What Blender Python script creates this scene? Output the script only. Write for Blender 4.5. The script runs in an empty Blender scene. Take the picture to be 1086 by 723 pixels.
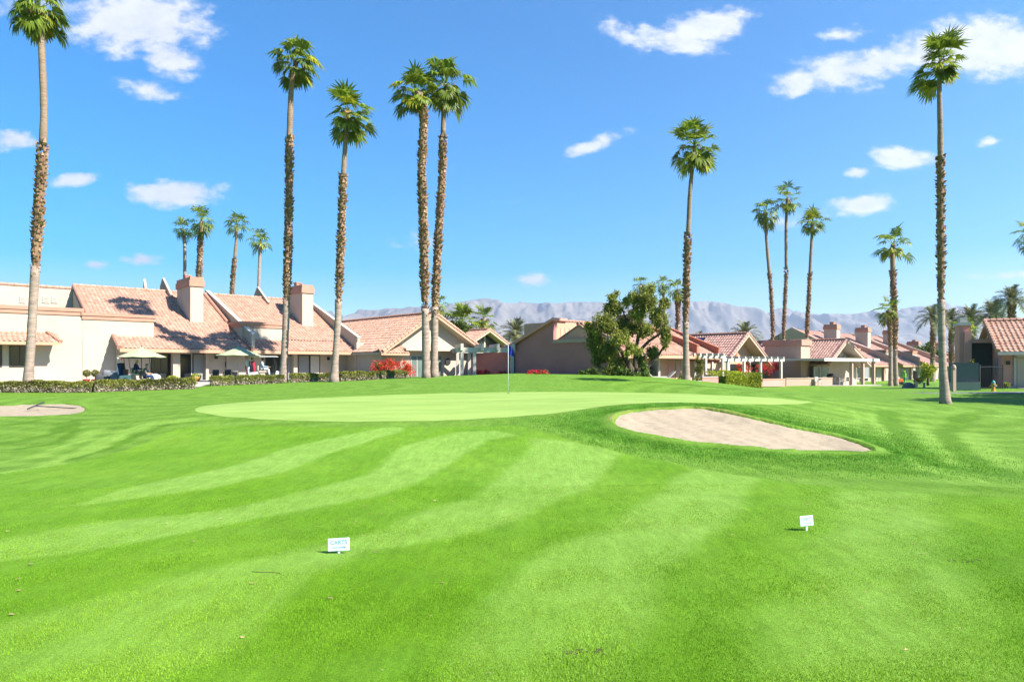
import bpy, math, random
import numpy as np
from mathutils import Vector, Matrix
R = math.radians
rng = np.random.default_rng(7); random.seed(7)
SC = bpy.context.scene; COL = SC.collection
# ------------------------------------------------------------ camera, sky, sun
EYE = 2.2; FP = 724.0; HZ = 388.0            # eye height, focal length in photo pixels, horizon row
cam = bpy.data.objects.new('camera', bpy.data.cameras.new('camera')); COL.objects.link(cam)
cam.location = (0, 0, EYE); cam.rotation_euler = (R(90), 0, 0)
cam.data.lens = 24.0; cam.data.sensor_width = 36; cam.data.shift_y = (HZ-361.5)/1086
cam.data.clip_start = .1; cam.data.clip_end = 60000; SC.camera = cam
SUN_AZ, SUN_EL = -27, 42                     # azimuth from +X (towards the sun), elevation
sl = bpy.data.lights.new('sun', 'SUN'); sl.energy = 5.0; sl.angle = R(.5); sl.color = (1, .94, .84)
so = bpy.data.objects.new('sun', sl); COL.objects.link(so)
sd = Vector((math.cos(R(SUN_AZ))*math.cos(R(SUN_EL)), math.sin(R(SUN_AZ))*math.cos(R(SUN_EL)), math.sin(R(SUN_EL))))
so.rotation_euler = sd.to_track_quat('Z', 'Y').to_euler(); so.location = (20, -20, 60)
SC.view_settings.view_transform = 'Standard'; SC.view_settings.look = 'None'
SC.view_settings.exposure = 1.6; SC.view_settings.gamma = 1
SC.render.engine = 'CYCLES'
W = bpy.data.worlds.new('World'); SC.world = W; W.use_nodes = True
nt = W.node_tree; nt.nodes.clear()
def wn(t, **k):
    n = nt.nodes.new(t)
    for a, b in k.items(): setattr(n, a, b)
    return n
def wmath(op, a, b=None, c=None, clamp=False):
    n = wn('ShaderNodeMath', operation=op, use_clamp=clamp)
    for i, v in enumerate((a, b, c)):
        if v is None: continue
        if isinstance(v, (int, float)): n.inputs[i].default_value = v
        else: nt.links.new(v, n.inputs[i])
    return n.outputs[0]
sky = wn('ShaderNodeTexSky', sky_type='NISHITA'); sky.sun_disc = False
sky.sun_elevation = R(SUN_EL); sky.sun_rotation = R(90-SUN_AZ); sky.air_density = 1.0; sky.dust_density = .35; sky.ozone_density = 2.2
hs = wn('ShaderNodeHueSaturation'); hs.inputs['Saturation'].default_value = 2.05; hs.inputs['Value'].default_value = 1.0; hs.inputs['Hue'].default_value = .501
nt.links.new(sky.outputs[0], hs.inputs['Color'])
tc = wn('ShaderNodeTexCoord'); sep = wn('ShaderNodeSeparateXYZ'); nt.links.new(tc.outputs['Generated'], sep.inputs[0])
ysafe = wmath('MAXIMUM', sep.outputs[1], .02)
gx = wmath('DIVIDE', sep.outputs[0], ysafe); gz = wmath('DIVIDE', sep.outputs[2], ysafe)
cmb = wn('ShaderNodeCombineXYZ'); nt.links.new(gx, cmb.inputs[0]); nt.links.new(gz, cmb.inputs[1])
n1 = wn('ShaderNodeTexNoise'); n1.inputs['Scale'].default_value = 9; n1.inputs['Detail'].default_value = 7; n1.inputs['Roughness'].default_value = .6
n2 = wn('ShaderNodeTexNoise'); n2.inputs['Scale'].default_value = 34; n2.inputs['Detail'].default_value = 6; n2.inputs['Roughness'].default_value = .62
mp = wn('ShaderNodeMapping'); mp.inputs['Scale'].default_value = (1, 1.7, 1); mp.inputs['Location'].default_value = (3.3, 1.7, .4)
nt.links.new(cmb.outputs[0], mp.inputs[0]); nt.links.new(mp.outputs[0], n1.inputs['Vector']); nt.links.new(mp.outputs[0], n2.inputs['Vector'])
# clouds: (px, py, rx, ry, tilt, density) as directions in the sky
CL = [(150, 24, 80, 42, -8, 1.1), (178, 58, 44, 22, -25, .9), (160, 97, 30, 9, -8, .42), (16, 148, 27, 13, 0, .9), (82, 190, 29, 8, 5, .9), (186, 205, 56, 15, 0, 1),
      (153, 275, 25, 9, 0, .85), (103, 281, 14, 6, 0, .7), (755, 28, 62, 19, 10, .95), (718, 44, 50, 14, -10, .7), (665, 40, 30, 12, -30, .45), (627, 155, 35, 8, 20, .8), (900, 74, 72, 21, 5, 1), (845, 88, 40, 18, 25, .9),
      (1045, 50, 75, 38, 0, 1.15), (985, 52, 50, 24, 5, 1), (940, 66, 50, 20, 8, .95), (895, 38, 26, 9, 10, .5), (957, 168, 38, 13, -5, .95), (909, 183, 15, 7, 0, .8), (916, 216, 36, 12, 5, .95), (566, 297, 20, 8, 0, .75),
      (548, 215, 16, 4, 0, .32), (455, 256, 34, 9, 0, .42), (1050, 150, 14, 5, 10, .6), (1075, 292, 50, 5, 0, .45), (30, 8, 40, 14, 0, .35), (842, 232, 26, 6, 15, .25)]
mask = None
for (cx, cy, rx, ry, tl, dn) in CL:
    m = wn('ShaderNodeMapping', vector_type='TEXTURE')
    m.inputs['Location'].default_value = ((cx-543)/FP, (HZ-cy)/FP, 0); m.inputs['Rotation'].default_value = (0, 0, R(tl)); m.inputs['Scale'].default_value = (rx/FP, ry/FP, 1)
    nt.links.new(cmb.outputs[0], m.inputs[0])
    L = wn('ShaderNodeVectorMath', operation='LENGTH'); nt.links.new(m.outputs[0], L.inputs[0])
    v = wmath('MULTIPLY', wmath('SUBTRACT', 1.0, L.outputs['Value'], clamp=False), dn)
    mask = v if mask is None else wmath('MAXIMUM', mask, v)
nz = wmath('ADD', wmath('MULTIPLY', wmath('SUBTRACT', n1.outputs[0], .5), 1.5), wmath('MULTIPLY', wmath('SUBTRACT', n2.outputs[0], .5), 1.5))
mr = wn('ShaderNodeMapRange', interpolation_type='SMOOTHSTEP'); mr.inputs['From Min'].default_value = -.14; mr.inputs['From Max'].default_value = .62
mask = wmath('MAXIMUM', mask, -.55)
nt.links.new(wmath('ADD', mask, nz), mr.inputs['Value'])
gate = wn('ShaderNodeMapRange'); gate.inputs['From Min'].default_value = -.5; gate.inputs['From Max'].default_value = -.1; nt.links.new(mask, gate.inputs['Value'])
front = wmath('GREATER_THAN', sep.outputs[1], .1)
mk = wmath('MULTIPLY', wmath('MULTIPLY', mr.outputs[0], gate.outputs[0]), front)
mk = wmath('MULTIPLY', mk, .93)
mix = wn('ShaderNodeMix', data_type='RGBA'); nt.links.new(mk, mix.inputs['Factor']); nt.links.new(hs.outputs[0], mix.inputs['A'])
cr = wn('ShaderNodeMix', data_type='RGBA'); cr.inputs['A'].default_value = (3.3, 3.5, 4.0, 1); cr.inputs['B'].default_value = (4.6, 4.65, 4.8, 1); nt.links.new(wmath('MULTIPLY_ADD', nz, 1.3, .62, True), cr.inputs['Factor']); nt.links.new(cr.outputs['Result'], mix.inputs['B'])
bg = wn('ShaderNodeBackground'); bg.inputs['Strength'].default_value = .077
nt.links.new(mix.outputs['Result'], bg.inputs['Color']); wo = wn('ShaderNodeOutputWorld'); nt.links.new(bg.outputs[0], wo.inputs[0])

# ------------------------------------------------------------ materials
def mat(name, col, rough=.9, var=.15, vscale=3.0, bump=0, bscale=40, spec=.2, metal=0, col2=None, detail=4, stretch=None, trans=0, attr=None):
    col = [c*.72 for c in col]; col2 = [c*.72 for c in col2] if col2 else None
    m = bpy.data.materials.new(name); m.use_nodes = True; n = m.node_tree.nodes; l = m.node_tree.links
    b = n['Principled BSDF']; b.inputs['Roughness'].default_value = rough; b.inputs['Specular IOR Level'].default_value = spec; b.inputs['Metallic'].default_value = metal
    t = n.new('ShaderNodeTexCoord'); mpn = n.new('ShaderNodeMapping'); l.new(t.outputs['Object'], mpn.inputs[0])
    if stretch: mpn.inputs['Scale'].default_value = stretch
    nz = n.new('ShaderNodeTexNoise'); nz.inputs['Scale'].default_value = vscale; nz.inputs['Detail'].default_value = detail; nz.inputs['Roughness'].default_value = .65
    l.new(mpn.outputs[0], nz.inputs['Vector'])
    r = n.new('ShaderNodeMapRange'); r.inputs['From Min'].default_value = .3; r.inputs['From Max'].default_value = .7; l.new(nz.outputs[0], r.inputs['Value'])
    mx = n.new('ShaderNodeMix'); mx.data_type = 'RGBA'; l.new(r.outputs[0], mx.inputs['Factor'])
    a = [max(0, c*(1-var)) for c in col]; c2 = col2 or [min(1, c*(1+var)) for c in col]
    mx.inputs['A'].default_value = (*a, 1); mx.inputs['B'].default_value = (*c2, 1)
    out = mx.outputs['Result']
    if attr:                                   # per-leaf / per-tile variation stored on the mesh
        at = n.new('ShaderNodeAttribute'); at.attribute_name = attr
        m2 = n.new('ShaderNodeMix'); m2.data_type = 'RGBA'; m2.blend_type = 'MULTIPLY'; m2.inputs['Factor'].default_value = 1
        l.new(out, m2.inputs['A']); l.new(at.outputs['Color'], m2.inputs['B']); out = m2.outputs['Result']
    l.new(out, b.inputs['Base Color'])
    if bump:
        n3 = n.new('ShaderNodeTexNoise'); n3.inputs['Scale'].default_value = bscale; n3.inputs['Detail'].default_value = 3; l.new(mpn.outputs[0], n3.inputs['Vector'])
        bp = n.new('ShaderNodeBump'); bp.inputs['Strength'].default_value = bump; bp.inputs['Distance'].default_value = .02; l.new(n3.outputs[0], bp.inputs['Height']); l.new(bp.outputs[0], b.inputs['Normal'])
    if trans:
        tr = n.new('ShaderNodeBsdfTranslucent'); l.new(out, tr.inputs['Color']); ms = n.new('ShaderNodeMixShader'); ms.inputs[0].default_value = trans
        l.new(b.outputs[0], ms.inputs[1]); l.new(tr.outputs[0], ms.inputs[2]); l.new(ms.outputs[0], n['Material Output'].inputs['Surface'])
    return m
M = {}
M['cream'] = mat('cream_stucco', (.545, .46, .37), .95, .08, .35, .25, 60)
M['tan'] = mat('tan_stucco', (.56, .43, .32), .95, .06, .5, .25, 60)
M['white'] = mat('white_paint', (.58, .54, .48), .7, .04, 2)
M['dusk'] = mat('dusky_purple_stucco', (.36, .235, .24), .95, .07, .5, .2, 50)
M['warmgrey'] = mat('warm_grey_stucco', (.64, .40, .30), .95, .07, .5, .2, 50)
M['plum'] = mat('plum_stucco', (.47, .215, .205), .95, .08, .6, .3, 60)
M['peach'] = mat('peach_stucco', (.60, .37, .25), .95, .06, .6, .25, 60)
M['mauve'] = mat('mauve_stucco', (.68, .34, .28), .95, .07, .6, .3, 60)
M['terra'] = mat('terracotta_band', (.50, .275, .20), .9, .1, 1, .2, 50)
M['terra_wall'] = mat('terracotta_stucco', (.44, .16, .10), .9, .08, 1, .2, 50)
M['fascia'] = mat('peach_fascia', (.58, .35, .23), .85, .08, 1)
M['tile'] = mat('clay_roof_tile', (.49, .26, .185), .85, .16, 2.4, .2, 30, col2=(.60, .37, .275), attr='var')
M['tile_old'] = mat('weathered_roof_tile', (.46, .25, .205), .85, .18, 2.4, .2, 30, col2=(.54, .34, .28), attr='var')
M['greyroof'] = mat('grey_flat_roof', (.30, .29, .29), .9, .1, .6)
M['greystucco'] = mat('grey_tan_stucco', (.50, .37, .29), .95, .06, .5, .2, 50)
M['dark'] = mat('dark_metal', (.03, .032, .035), .5, .1, 5, spec=.4)
M['black'] = mat('black_plastic', (.015, .015, .017), .5, .1, 5, spec=.4)
M['glass'] = mat('dark_window_glass', (.025, .03, .033), .12, .2, .5, spec=.35)
M['blind'] = mat('window_blind', (.30, .31, .30), .7, .15, 6, stretch=(.1, .1, 5))
M['greenglass'] = mat('pale_green_glass', (.16, .22, .2), .15, .2, .5, spec=.8)
M['solar'] = mat('solar_panel', (.012, .02, .05), .2, .2, 1, spec=.7)
M['concrete'] = mat('concrete', (.42, .39, .36), .9, .1, 1.5, .2, 40)
M['slate'] = mat('slate_blue_wall', (.17, .18, .20), .9, .08, .8, .2, 50)
M['bark'] = mat('palm_bark_smooth', (.30, .22, .175), .95, .2, 2.2, .7, 24, col2=(.50, .39, .32), stretch=(1, 1, 5))
M['boots'] = mat('palm_boot_bark', (.31, .17, .10), .95, .25, 4, .5, 24, col2=(.44, .28, .17), attr='var')
M['stub'] = mat('palm_upper_bark', (.24, .165, .11), .95, .25, 3, .5, 24, col2=(.40, .29, .21), stretch=(1, 1, 5))
M['frond'] = mat('fan_palm_leaf', (.15, .23, .018), .5, .25, 2, spec=.3, col2=(.29, .38, .04), trans=.38, attr='var')
M['datefrond'] = mat('date_palm_leaf', (.15, .17, .07), .55, .25, 2, spec=.3, col2=(.28, .29, .14), trans=.25, attr='var')
M['dead'] = mat('dry_frond', (.28, .14, .05), .9, .3, 3, col2=(.42, .25, .10), trans=.2, attr='var')
M['leaf'] = mat('tree_leaf', (.21, .25, .035), .6, .3, 1.6, spec=.2, col2=(.42, .44, .09), trans=.35, attr='var')
M['bush'] = mat('bush_leaf', (.07, .13, .022), .6, .3, 2, spec=.2, col2=(.14, .21, .035), trans=.2, attr='var')
M['hedge'] = mat('hedge_leaf', (.17, .185, .03), .7, .3, 2, spec=.15, col2=(.29, .30, .06), trans=.2, attr='var')
M['yhedge'] = mat('bright_hedge_leaf', (.30, .36, .02), .7, .2, 2, spec=.15, col2=(.46, .50, .04), trans=.2, attr='var')
M['twig'] = mat('bare_hedge_twig', (.45, .37, .24), .95, .3, 3, col2=(.68, .58, .42), attr='var')
M['wood'] = mat('tree_bark', (.10, .075, .055), .95, .3, 4, .6, 20)
M['flower'] = mat('red_bract', (.85, .07, .035), .7, .15, 3, trans=.25, attr='var')
M['magenta'] = mat('crimson_bract', (.85, .03, .07), .7, .15, 3, trans=.25, attr='var')
M['canvas'] = mat('green_canvas', (.50, .56, .34), .9, .05, 3, trans=.2)
M['navy'] = mat('navy_cloth', (.02, .045, .16), .9, .2, 8)
M['blue'] = mat('blue_flag_cloth', (.012, .03, .32), .8, .15, 8, trans=.2)
M['greycloth'] = mat('grey_cloth', (.11, .12, .13), .9, .15, 8)
M['paleblue'] = mat('pale_blue_cloth', (.40, .52, .70), .9, .08, 8)
M['hivis'] = mat('hi_vis_cloth', (.35, .85, .02), .8, .08, 8)
M['greencloth'] = mat('green_trousers', (.03, .45, .06), .9, .08, 8)
M['orange'] = mat('orange_plastic', (.75, .16, .05), .7, .08, 8)
M['skin'] = mat('skin', (.50, .28, .19), .6, .05, 8)
M['hair'] = mat('grey_hair', (.25, .23, .21), .9, .2, 20)
M['khaki'] = mat('khaki_cloth', (.42, .36, .26), .9, .1, 8)
M['red'] = mat('red_glaze', (.55, .02, .02), .35, .1, 4, spec=.5)
M['yellow'] = mat('hydrant_yellow', (.70, .36, .06), .5, .1, 5, spec=.4)
M['teal'] = mat('hydrant_teal', (.05, .35, .33), .5, .1, 5, spec=.4)
M['cartwhite'] = mat('cart_white', (.72, .74, .76), .3, .03, 3, spec=.5)
M['tyre'] = mat('tyre_rubber', (.02, .02, .02), .9, .1, 6)
M['chrome'] = mat('steel', (.5, .5, .5), .3, .1, 6, metal=1)
M['cover'] = mat('grey_grill_cover', (.10, .10, .105), .8, .25, 2)
M['signwhite'] = mat('sign_white', (.62, .74, .78), .5, .02, 8)
M['signink'] = mat('sign_ink', (.20, .34, .42), .6, .02, 8)
M['asphalt'] = mat('path_asphalt', (.20, .20, .20), .9, .1, 3, .3, 60)
M['paving'] = mat('patio_paving', (.50, .44, .38), .9, .08, 2, .2, 50)

VARM = {'tile', 'tile_old', 'boots', 'bush', 'hedge', 'leaf', 'dead', 'flower', 'frond', 'twig', 'yhedge'}
# ------------------------------------------------------------ mesh helpers
class MB:
    def __init__(s): s.v = []; s.f = []; s.n = 0; s.vars = []
    def add(s, v, f):
        v = [tuple(p) for p in v]; s.v += v; s.f += [tuple(i+s.n for i in q) for q in f]; s.n += len(v); return s
    def box(s, x0, x1, y0, y1, z0, z1, rot=0, c=None):
        v = [(x, y, z) for x in (x0, x1) for y in (y0, y1) for z in (z0, z1)]
        if rot:
            cx, cy = c or ((x0+x1)/2, (y0+y1)/2); co, si = math.cos(rot), math.sin(rot)
            v = [(cx+(x-cx)*co-(y-cy)*si, cy+(x-cx)*si+(y-cy)*co, z) for x, y, z in v]
        return s.add(v, [(0, 1, 3, 2), (4, 6, 7, 5), (0, 4, 5, 1), (2, 3, 7, 6), (0, 2, 6, 4), (1, 5, 7, 3)])
    def prism_x(s, prof, x0, x1):     # closed profile of (y, z) extruded along x
        n = len(prof); v = [(x0, y, z) for y, z in prof]+[(x1, y, z) for y, z in prof]
        return s.add(v, [tuple(range(n))[::-1], tuple(range(n, 2*n))]+[(i, (i+1) % n, n+(i+1) % n, n+i) for i in range(n)])
    def prism_y(s, prof, y0, y1):     # (x, z) along y
        n = len(prof); v = [(x, y0, z) for x, z in prof]+[(x, y1, z) for x, z in prof]
        return s.add(v, [tuple(range(n)), tuple(range(n, 2*n))[::-1]]+[(i, n+i, n+(i+1) % n, (i+1) % n) for i in range(n)])
    def prism_z(s, prof, z0, z1):
        n = len(prof); v = [(x, y, z0) for x, y in prof]+[(x, y, z1) for x, y in prof]
        return s.add(v, [tuple(range(n))[::-1], tuple(range(n, 2*n))]+[(i, (i+1) % n, n+(i+1) % n, n+i) for i in range(n)])
    def tube(s, pts, rad, seg=8, cap=True):
        pts = [Vector(p) for p in pts]; n = len(pts)
        if isinstance(rad, (int, float)): rad = [rad]*n
        base = s.n; vs = []; up = Vector((0, 0, 1))
        for i, p in enumerate(pts):
            t = (pts[min(i+1, n-1)]-pts[max(i-1, 0)]).normalized()
            a = t.cross(up if abs(t.z) < .95 else Vector((0, 1, 0))).normalized() if abs(t.z) < .95 else t.cross(Vector((0, 1, 0))).normalized()
            b = t.cross(a)
            for k in range(seg):
                th = 2*math.pi*k/seg; vs.append(p+(a*math.cos(th)+b*math.sin(th))*rad[i])
        fs = [(i*seg+k, i*seg+(k+1) % seg, (i+1)*seg+(k+1) % seg, (i+1)*seg+k) for i in range(n-1) for k in range(seg)]
        if cap: fs += [tuple(range(seg))[::-1], tuple(range((n-1)*seg, n*seg))]
        return s.add(vs, fs)
    def lathe(s, prof, c=(0, 0, 0), seg=14):
        vs = [(c[0]+r*math.cos(2*math.pi*k/seg), c[1]+r*math.sin(2*math.pi*k/seg), c[2]+z) for r, z in prof for k in range(seg)]
        n = len(prof)
        return s.add(vs, [(i*seg+k, i*seg+(k+1) % seg, (i+1)*seg+(k+1) % seg, (i+1)*seg+k) for i in range(n-1) for k in range(seg)]+[tuple(range(seg))[::-1], tuple(range((n-1)*seg, n*seg))])
    def ell(s, c, r, seg=10, rings=7):
        return s.lathe([(max(.001, math.sin(math.pi*i/rings))*1.0, -math.cos(math.pi*i/rings)) for i in range(rings+1)], seg=seg)._scale(seg*(rings+1), c, r)
    def _scale(s, k, c, r):
        for i in range(len(s.v)-k, len(s.v)):
            x, y, z = s.v[i]; s.v[i] = (c[0]+x*r[0], c[1]+y*r[1], c[2]+z*r[2])
        return s
    def obj(s, name, m, parent=None, smooth=False, bevel=0):
        me = bpy.data.meshes.new(name); me.from_pydata(s.v, [], s.f); me.materials.append(M[m] if isinstance(m, str) else m)
        if smooth: me.polygons.foreach_set('use_smooth', [True]*len(me.polygons))
        me.update(); o = bpy.data.objects.new(name, me); COL.objects.link(o)
        if m in VARM: a_ = me.attributes.new('var', 'FLOAT_COLOR', 'FACE'); a_.data.foreach_set('color', np.ones(len(me.polygons)*4, np.float32))
        if parent: o.parent = parent
        if bevel:
            b = o.modifiers.new('bevel', 'BEVEL'); b.width = bevel; b.segments = 2; b.limit_method = 'ANGLE'
        return o
def quads_obj(name, Q, m, parent=None, var=None, smooth=False):
    """Q (n,4,3) float array, var (n,) or (n,3) brightness per quad"""
    Q = np.asarray(Q, dtype=np.float32); n = len(Q)
    me = bpy.data.meshes.new(name); me.vertices.add(n*4); me.vertices.foreach_set('co', Q.reshape(-1))
    me.loops.add(n*4); me.loops.foreach_set('vertex_index', np.arange(n*4, dtype=np.int32))
    me.polygons.add(n); me.polygons.foreach_set('loop_start', np.arange(0, n*4, 4, dtype=np.int32))
    me.update(calc_edges=True); me.materials.append(M[m] if isinstance(m, str) else m)
    if var is None: var = np.ones(n)
    var = np.asarray(var, dtype=np.float32)
    if var.ndim == 1: var = np.repeat(var[:, None], 3, 1)
    c = np.ones((n, 4), np.float32); c[:, :3] = var
    at = me.attributes.new('var', 'FLOAT_COLOR', 'FACE'); at.data.foreach_set('color', c.reshape(-1))
    o = bpy.data.objects.new(name, me); COL.objects.link(o)
    if parent: o.parent = parent
    return o
def tag(o, label=None, cat=None, group=None, kind=None):
    if label: o['label'] = label
    if cat: o['category'] = cat
    if group: o['group'] = group
    if kind: o['kind'] = kind
    return o
def thing(name, label, cat, loc=(0, 0, 0), rz=0, group=None):
    o = bpy.data.objects.new(name, None); o.empty_display_size = .3; COL.objects.link(o); o.location = loc; o.rotation_euler = (0, 0, rz)
    return tag(o, label, cat, group)
def dup(root, loc, rz=None, label=None, group=None, scale=None):
    r = root.copy(); COL.objects.link(r); r.location = loc
    if rz is not None: r.rotation_euler = (0, 0, rz)
    if label: r['label'] = label
    if group: r['group'] = group
    if scale: r.scale = (scale,)*3 if isinstance(scale, (int, float)) else scale
    for ch in list(root.children):
        c = ch.copy(); COL.objects.link(c); c.parent = r
        for g in list(ch.children):
            d = g.copy(); COL.objects.link(d); d.parent = c
    return r

# ------------------------------------------------------------ terrain
CP = [(-200, 723, 5), (543, 723, 4.75), (1300, 723, 5)]
GP = []
def cp(px, py, Y): GP.append(((px-543)/FP*Y, Y, EYE-(py-HZ)/FP*Y))
for X in (-14, -5, 5, 14): GP.append((X, 3, 0)); GP.append((X, 8, 0))
GP += [(-30, 3, .1), (30, 3, 0), (-20, 12, .1), (20, 12, 0)]
for a in [(543, 500, 14.2), (250, 500, 14.2), (60, 520, 12.3), (900, 530, 11.3), (1050, 520, 12.2), (1150, 500, 15), (150, 478, 17.5), (0, 470, 19),
          (700, 492, 14.6), (400, 452, 20), (543, 452, 19.8), (207, 436, 24), (300, 446, 21.5), (640, 432, 22.5), (800, 429, 25), (862, 426, 27.5),
          (540, 415.5, 31), (300, 423, 29), (720, 417, 31), (650, 447, 19.6), (735, 432.5, 21.3), (800, 443, 20), (870, 459, 18.6), (926, 478, 16.4), (800, 478, 16.3), (710, 466, 17.2),
          (600, 398, 43), (540, 399, 43), (660, 399, 43), (760, 405.5, 45), (450, 401.5, 46), (380, 405, 45), (300, 408, 44), (150, 414, 41), (30, 416, 39), (0, 441, 26), (60, 428, 30.5), (0, 430, 30), (91, 434, 28), (130, 440, 25),
          (215, 403.5, 54), (0, 404, 50), (390, 400, 62), (460, 400, 62), (560, 396, 62), (690, 405.5, 60), (850, 407.5, 75), (850, 418, 47), (930, 409, 78), (930, 424, 38), (950, 450, 24), (1000, 428, 32),
          (1060, 415, 45), (1000, 417, 43), (1060, 411.5, 51), (968, 407.5, 88), (1080, 440, 27), (1080, 480, 17.5), (1000, 490, 16)]: cp(*a)
GP += [(-45, 20, 1.0), (-45, 60, 1.0), (-20, 80, .8), (10, 80, .6), (40, 110, -.1), (60, 60, .2), (75, 110, -.2), (-10, 120, .2), (45, 30, .5), (75, 60, 0)]
GP = np.array(GP)
def tps_fit(P):
    n = len(P); d = np.hypot(P[:, None, 0]-P[None, :, 0], P[:, None, 1]-P[None, :, 1]); K = np.where(d > 0, d*d*np.log(d+1e-12), 0)+np.eye(n)*.5
    A = np.zeros((n+3, n+3)); A[:n, :n] = K; A[:n, n] = 1; A[:n, n+1:] = P[:, :2]; A[n, :n] = 1; A[n+1:, :n] = P[:, :2].T
    return np.linalg.solve(A, np.r_[P[:, 2], 0, 0, 0])
TW = tps_fit(GP)
def gz_raw(X, Y):
    X = np.asarray(X, float); Y = np.asarray(Y, float); sh = X.shape
    x = np.clip(X, -48, 76).ravel(); y = np.clip(Y, 3, 122).ravel(); out = np.empty(len(x))
    for i in range(0, len(x), 20000):
        xx = x[i:i+20000]; yy = y[i:i+20000]; d = np.hypot(xx[:, None]-GP[None, :, 0], yy[:, None]-GP[None, :, 1])
        out[i:i+20000] = (d*d*np.log(d+1e-12))@TW[:len(GP)]+TW[-3]+TW[-2]*xx+TW[-1]*yy
    out = out.reshape(sh); t = np.clip((Y-125)/120, 0, 1); return out*(1-t)-.3*t
def G(x, y): return float(gz_raw(np.array([x]), np.array([y]))[0])
def to_ground(px, py):
    k = (px-543)/FP; Ys = 1/np.linspace(1/3.5, 1/110, 900); z = gz_raw(k*Ys, Ys); ray = EYE-(py-HZ)/FP*Ys
    s = np.where(ray <= z)[0]; Y = Ys[s[0]] if len(s) else 110.0
    return (k*Y, Y)
def at(px, Y): return ((px-543)/FP*Y, Y)
def atg(px, Y, dz=0): x = (px-543)/FP*Y; return (x, Y, G(x, Y)+dz)
def smooth_closed(P, n=6):
    P = np.array(P, float); N = len(P); out = []
    for i in range(N):
        a, b, c, d = P[(i-1) % N], P[i], P[(i+1) % N], P[(i+2) % N]
        for k in range(n):
            t = k/n; out.append(.5*((2*b)+(-a+c)*t+(2*a-5*b+4*c-d)*t*t+(-a+3*b-3*c+d)*t**3))
    return np.array(out)
def world_poly(L, n=5): return np.array([to_ground(*p) for p in smooth_closed(L, n)])
def seg_dist(X, Y, P, closed=True):
    d = np.full(X.shape, 1e9); N = len(P)
    for i in range(N if closed else N-1):
        a = P[i]; b = P[(i+1) % N]; e = b-a; L2 = max(1e-9, e@e)
        t = np.clip(((X-a[0])*e[0]+(Y-a[1])*e[1])/L2, 0, 1); d = np.minimum(d, np.hypot(X-a[0]-t*e[0], Y-a[1]-t*e[1]))
    return d
def sdist(X, Y, P):      # >0 inside
    ins = np.zeros(X.shape, bool); N = len(P); x0, y0 = P.min(0); x1, y1 = P.max(0)
    for i in range(N):
        a = P[i]; b = P[(i+1) % N]
        if a[1] == b[1]: continue
        c = ((a[1] > Y) != (b[1] > Y)) & (X < (b[0]-a[0])*(Y-a[1])/(b[1]-a[1])+a[0]); ins ^= c
    d = seg_dist(X, Y, P); return np.where(ins, d, -d)
GREEN = world_poly([(207, 434), (222, 430), (270, 426), (330, 422.5), (400, 419.5), (480, 417), (560, 416), (640, 416), (720, 417.5), (780, 420), (830, 423), (862, 427), (840, 429), (800, 429), (760, 428), (720, 427), (690, 427.5), (650, 430), (600, 437), (550, 442), (490, 445.5), (430, 447), (360, 447.5), (300, 446), (250, 443), (215, 438.5)], 4)
BUNK = world_poly([(650, 447), (655, 440.5), (672, 436.5), (700, 434), (735, 432.5), (765, 436), (800, 444), (840, 453), (880, 461), (908, 469), (927, 476.5), (921, 479.5), (880, 479.5), (830, 478), (790, 475), (745, 471), (710, 466), (675, 459.5), (655, 453)], 4)
BUNK2 = world_poly([(-60, 431), (0, 430), (30, 428.8), (60, 428.3), (80, 429), (91, 432), (90, 436), (75, 439), (40, 441), (0, 442), (-60, 443)], 4)
def sstep(t): t = np.clip(t, 0, 1); return t*t*(3-2*t)
def nearmask(P, X, Y, m):
    lo = P.min(0)-m; hi = P.max(0)+m; return (X > lo[0]) & (X < hi[0]) & (Y > lo[1]) & (Y < hi[1])
def sd_local(P, X, Y, m=1.5):
    out = np.full(X.shape, -m-1.0); k = nearmask(P, X, Y, m)
    if k.any(): out[k] = sdist(X[k], Y[k], P)
    return out
# terrain mesh: fan of rays, rings dense where the picture is
az = np.r_[np.linspace(-180, -48, 40, endpoint=False), np.linspace(-48, 48, 1000), np.linspace(48, 180, 41)[1:-1]]
pys = np.r_[np.arange(394.5, 412, .9), np.arange(412, 485, .36), np.arange(485, 830, .9)]
rad = np.unique(np.r_[np.geomspace(.25, 3.4, 14), FP*EYE/(pys-HZ), np.geomspace(250, 30000, 26)]); rad = rad[(np.diff(np.r_[-1, rad]) > 1e-4)]
A_, R_ = np.meshgrid(np.radians(az), rad); Xg = R_*np.sin(A_); Yg = R_*np.cos(A_)
# rings measured by depth in front of the camera
infr = np.abs(A_) < np.radians(60)
k_ = np.where(infr, 1/np.cos(np.clip(A_, -np.radians(60), np.radians(60))), 2.0); Xg = Xg*k_; Yg = Yg*k_
Zg = gz_raw(Xg, Yg)
def lownoise(X, Y, s, seed):
    r = np.random.default_rng(seed); o = np.zeros(X.shape)
    for i in range(7):
        a = r.uniform(0, 6.28); f = s*r.uniform(.5, 1.9); o += np.sin(X*f*np.cos(a)+Y*f*np.sin(a)+r.uniform(0, 6.28))
    return o/7
dg = sd_local(GREEN, Xg, Yg); db = sd_local(BUNK, Xg, Yg); db2 = sd_local(BUNK2, Xg, Yg)
near = (np.hypot(Xg, Yg) < 120)
fade_g = sstep(-dg/1.2)*sstep(-db2/.6); rough_amp = .03*near*fade_g
Zg = Zg+rough_amp*lownoise(Xg, Yg, 1.1, 3)+np.where(near, .012, 0)*lownoise(Xg, Yg, 4, 5)*fade_g
Zg += .05*sstep(1-np.abs(db-.0)/.55)*(db < 0)          # a grassy lip round the sand
def cut(Z, d, depth): return Z-depth*sstep((d-.05)/.2)
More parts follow.
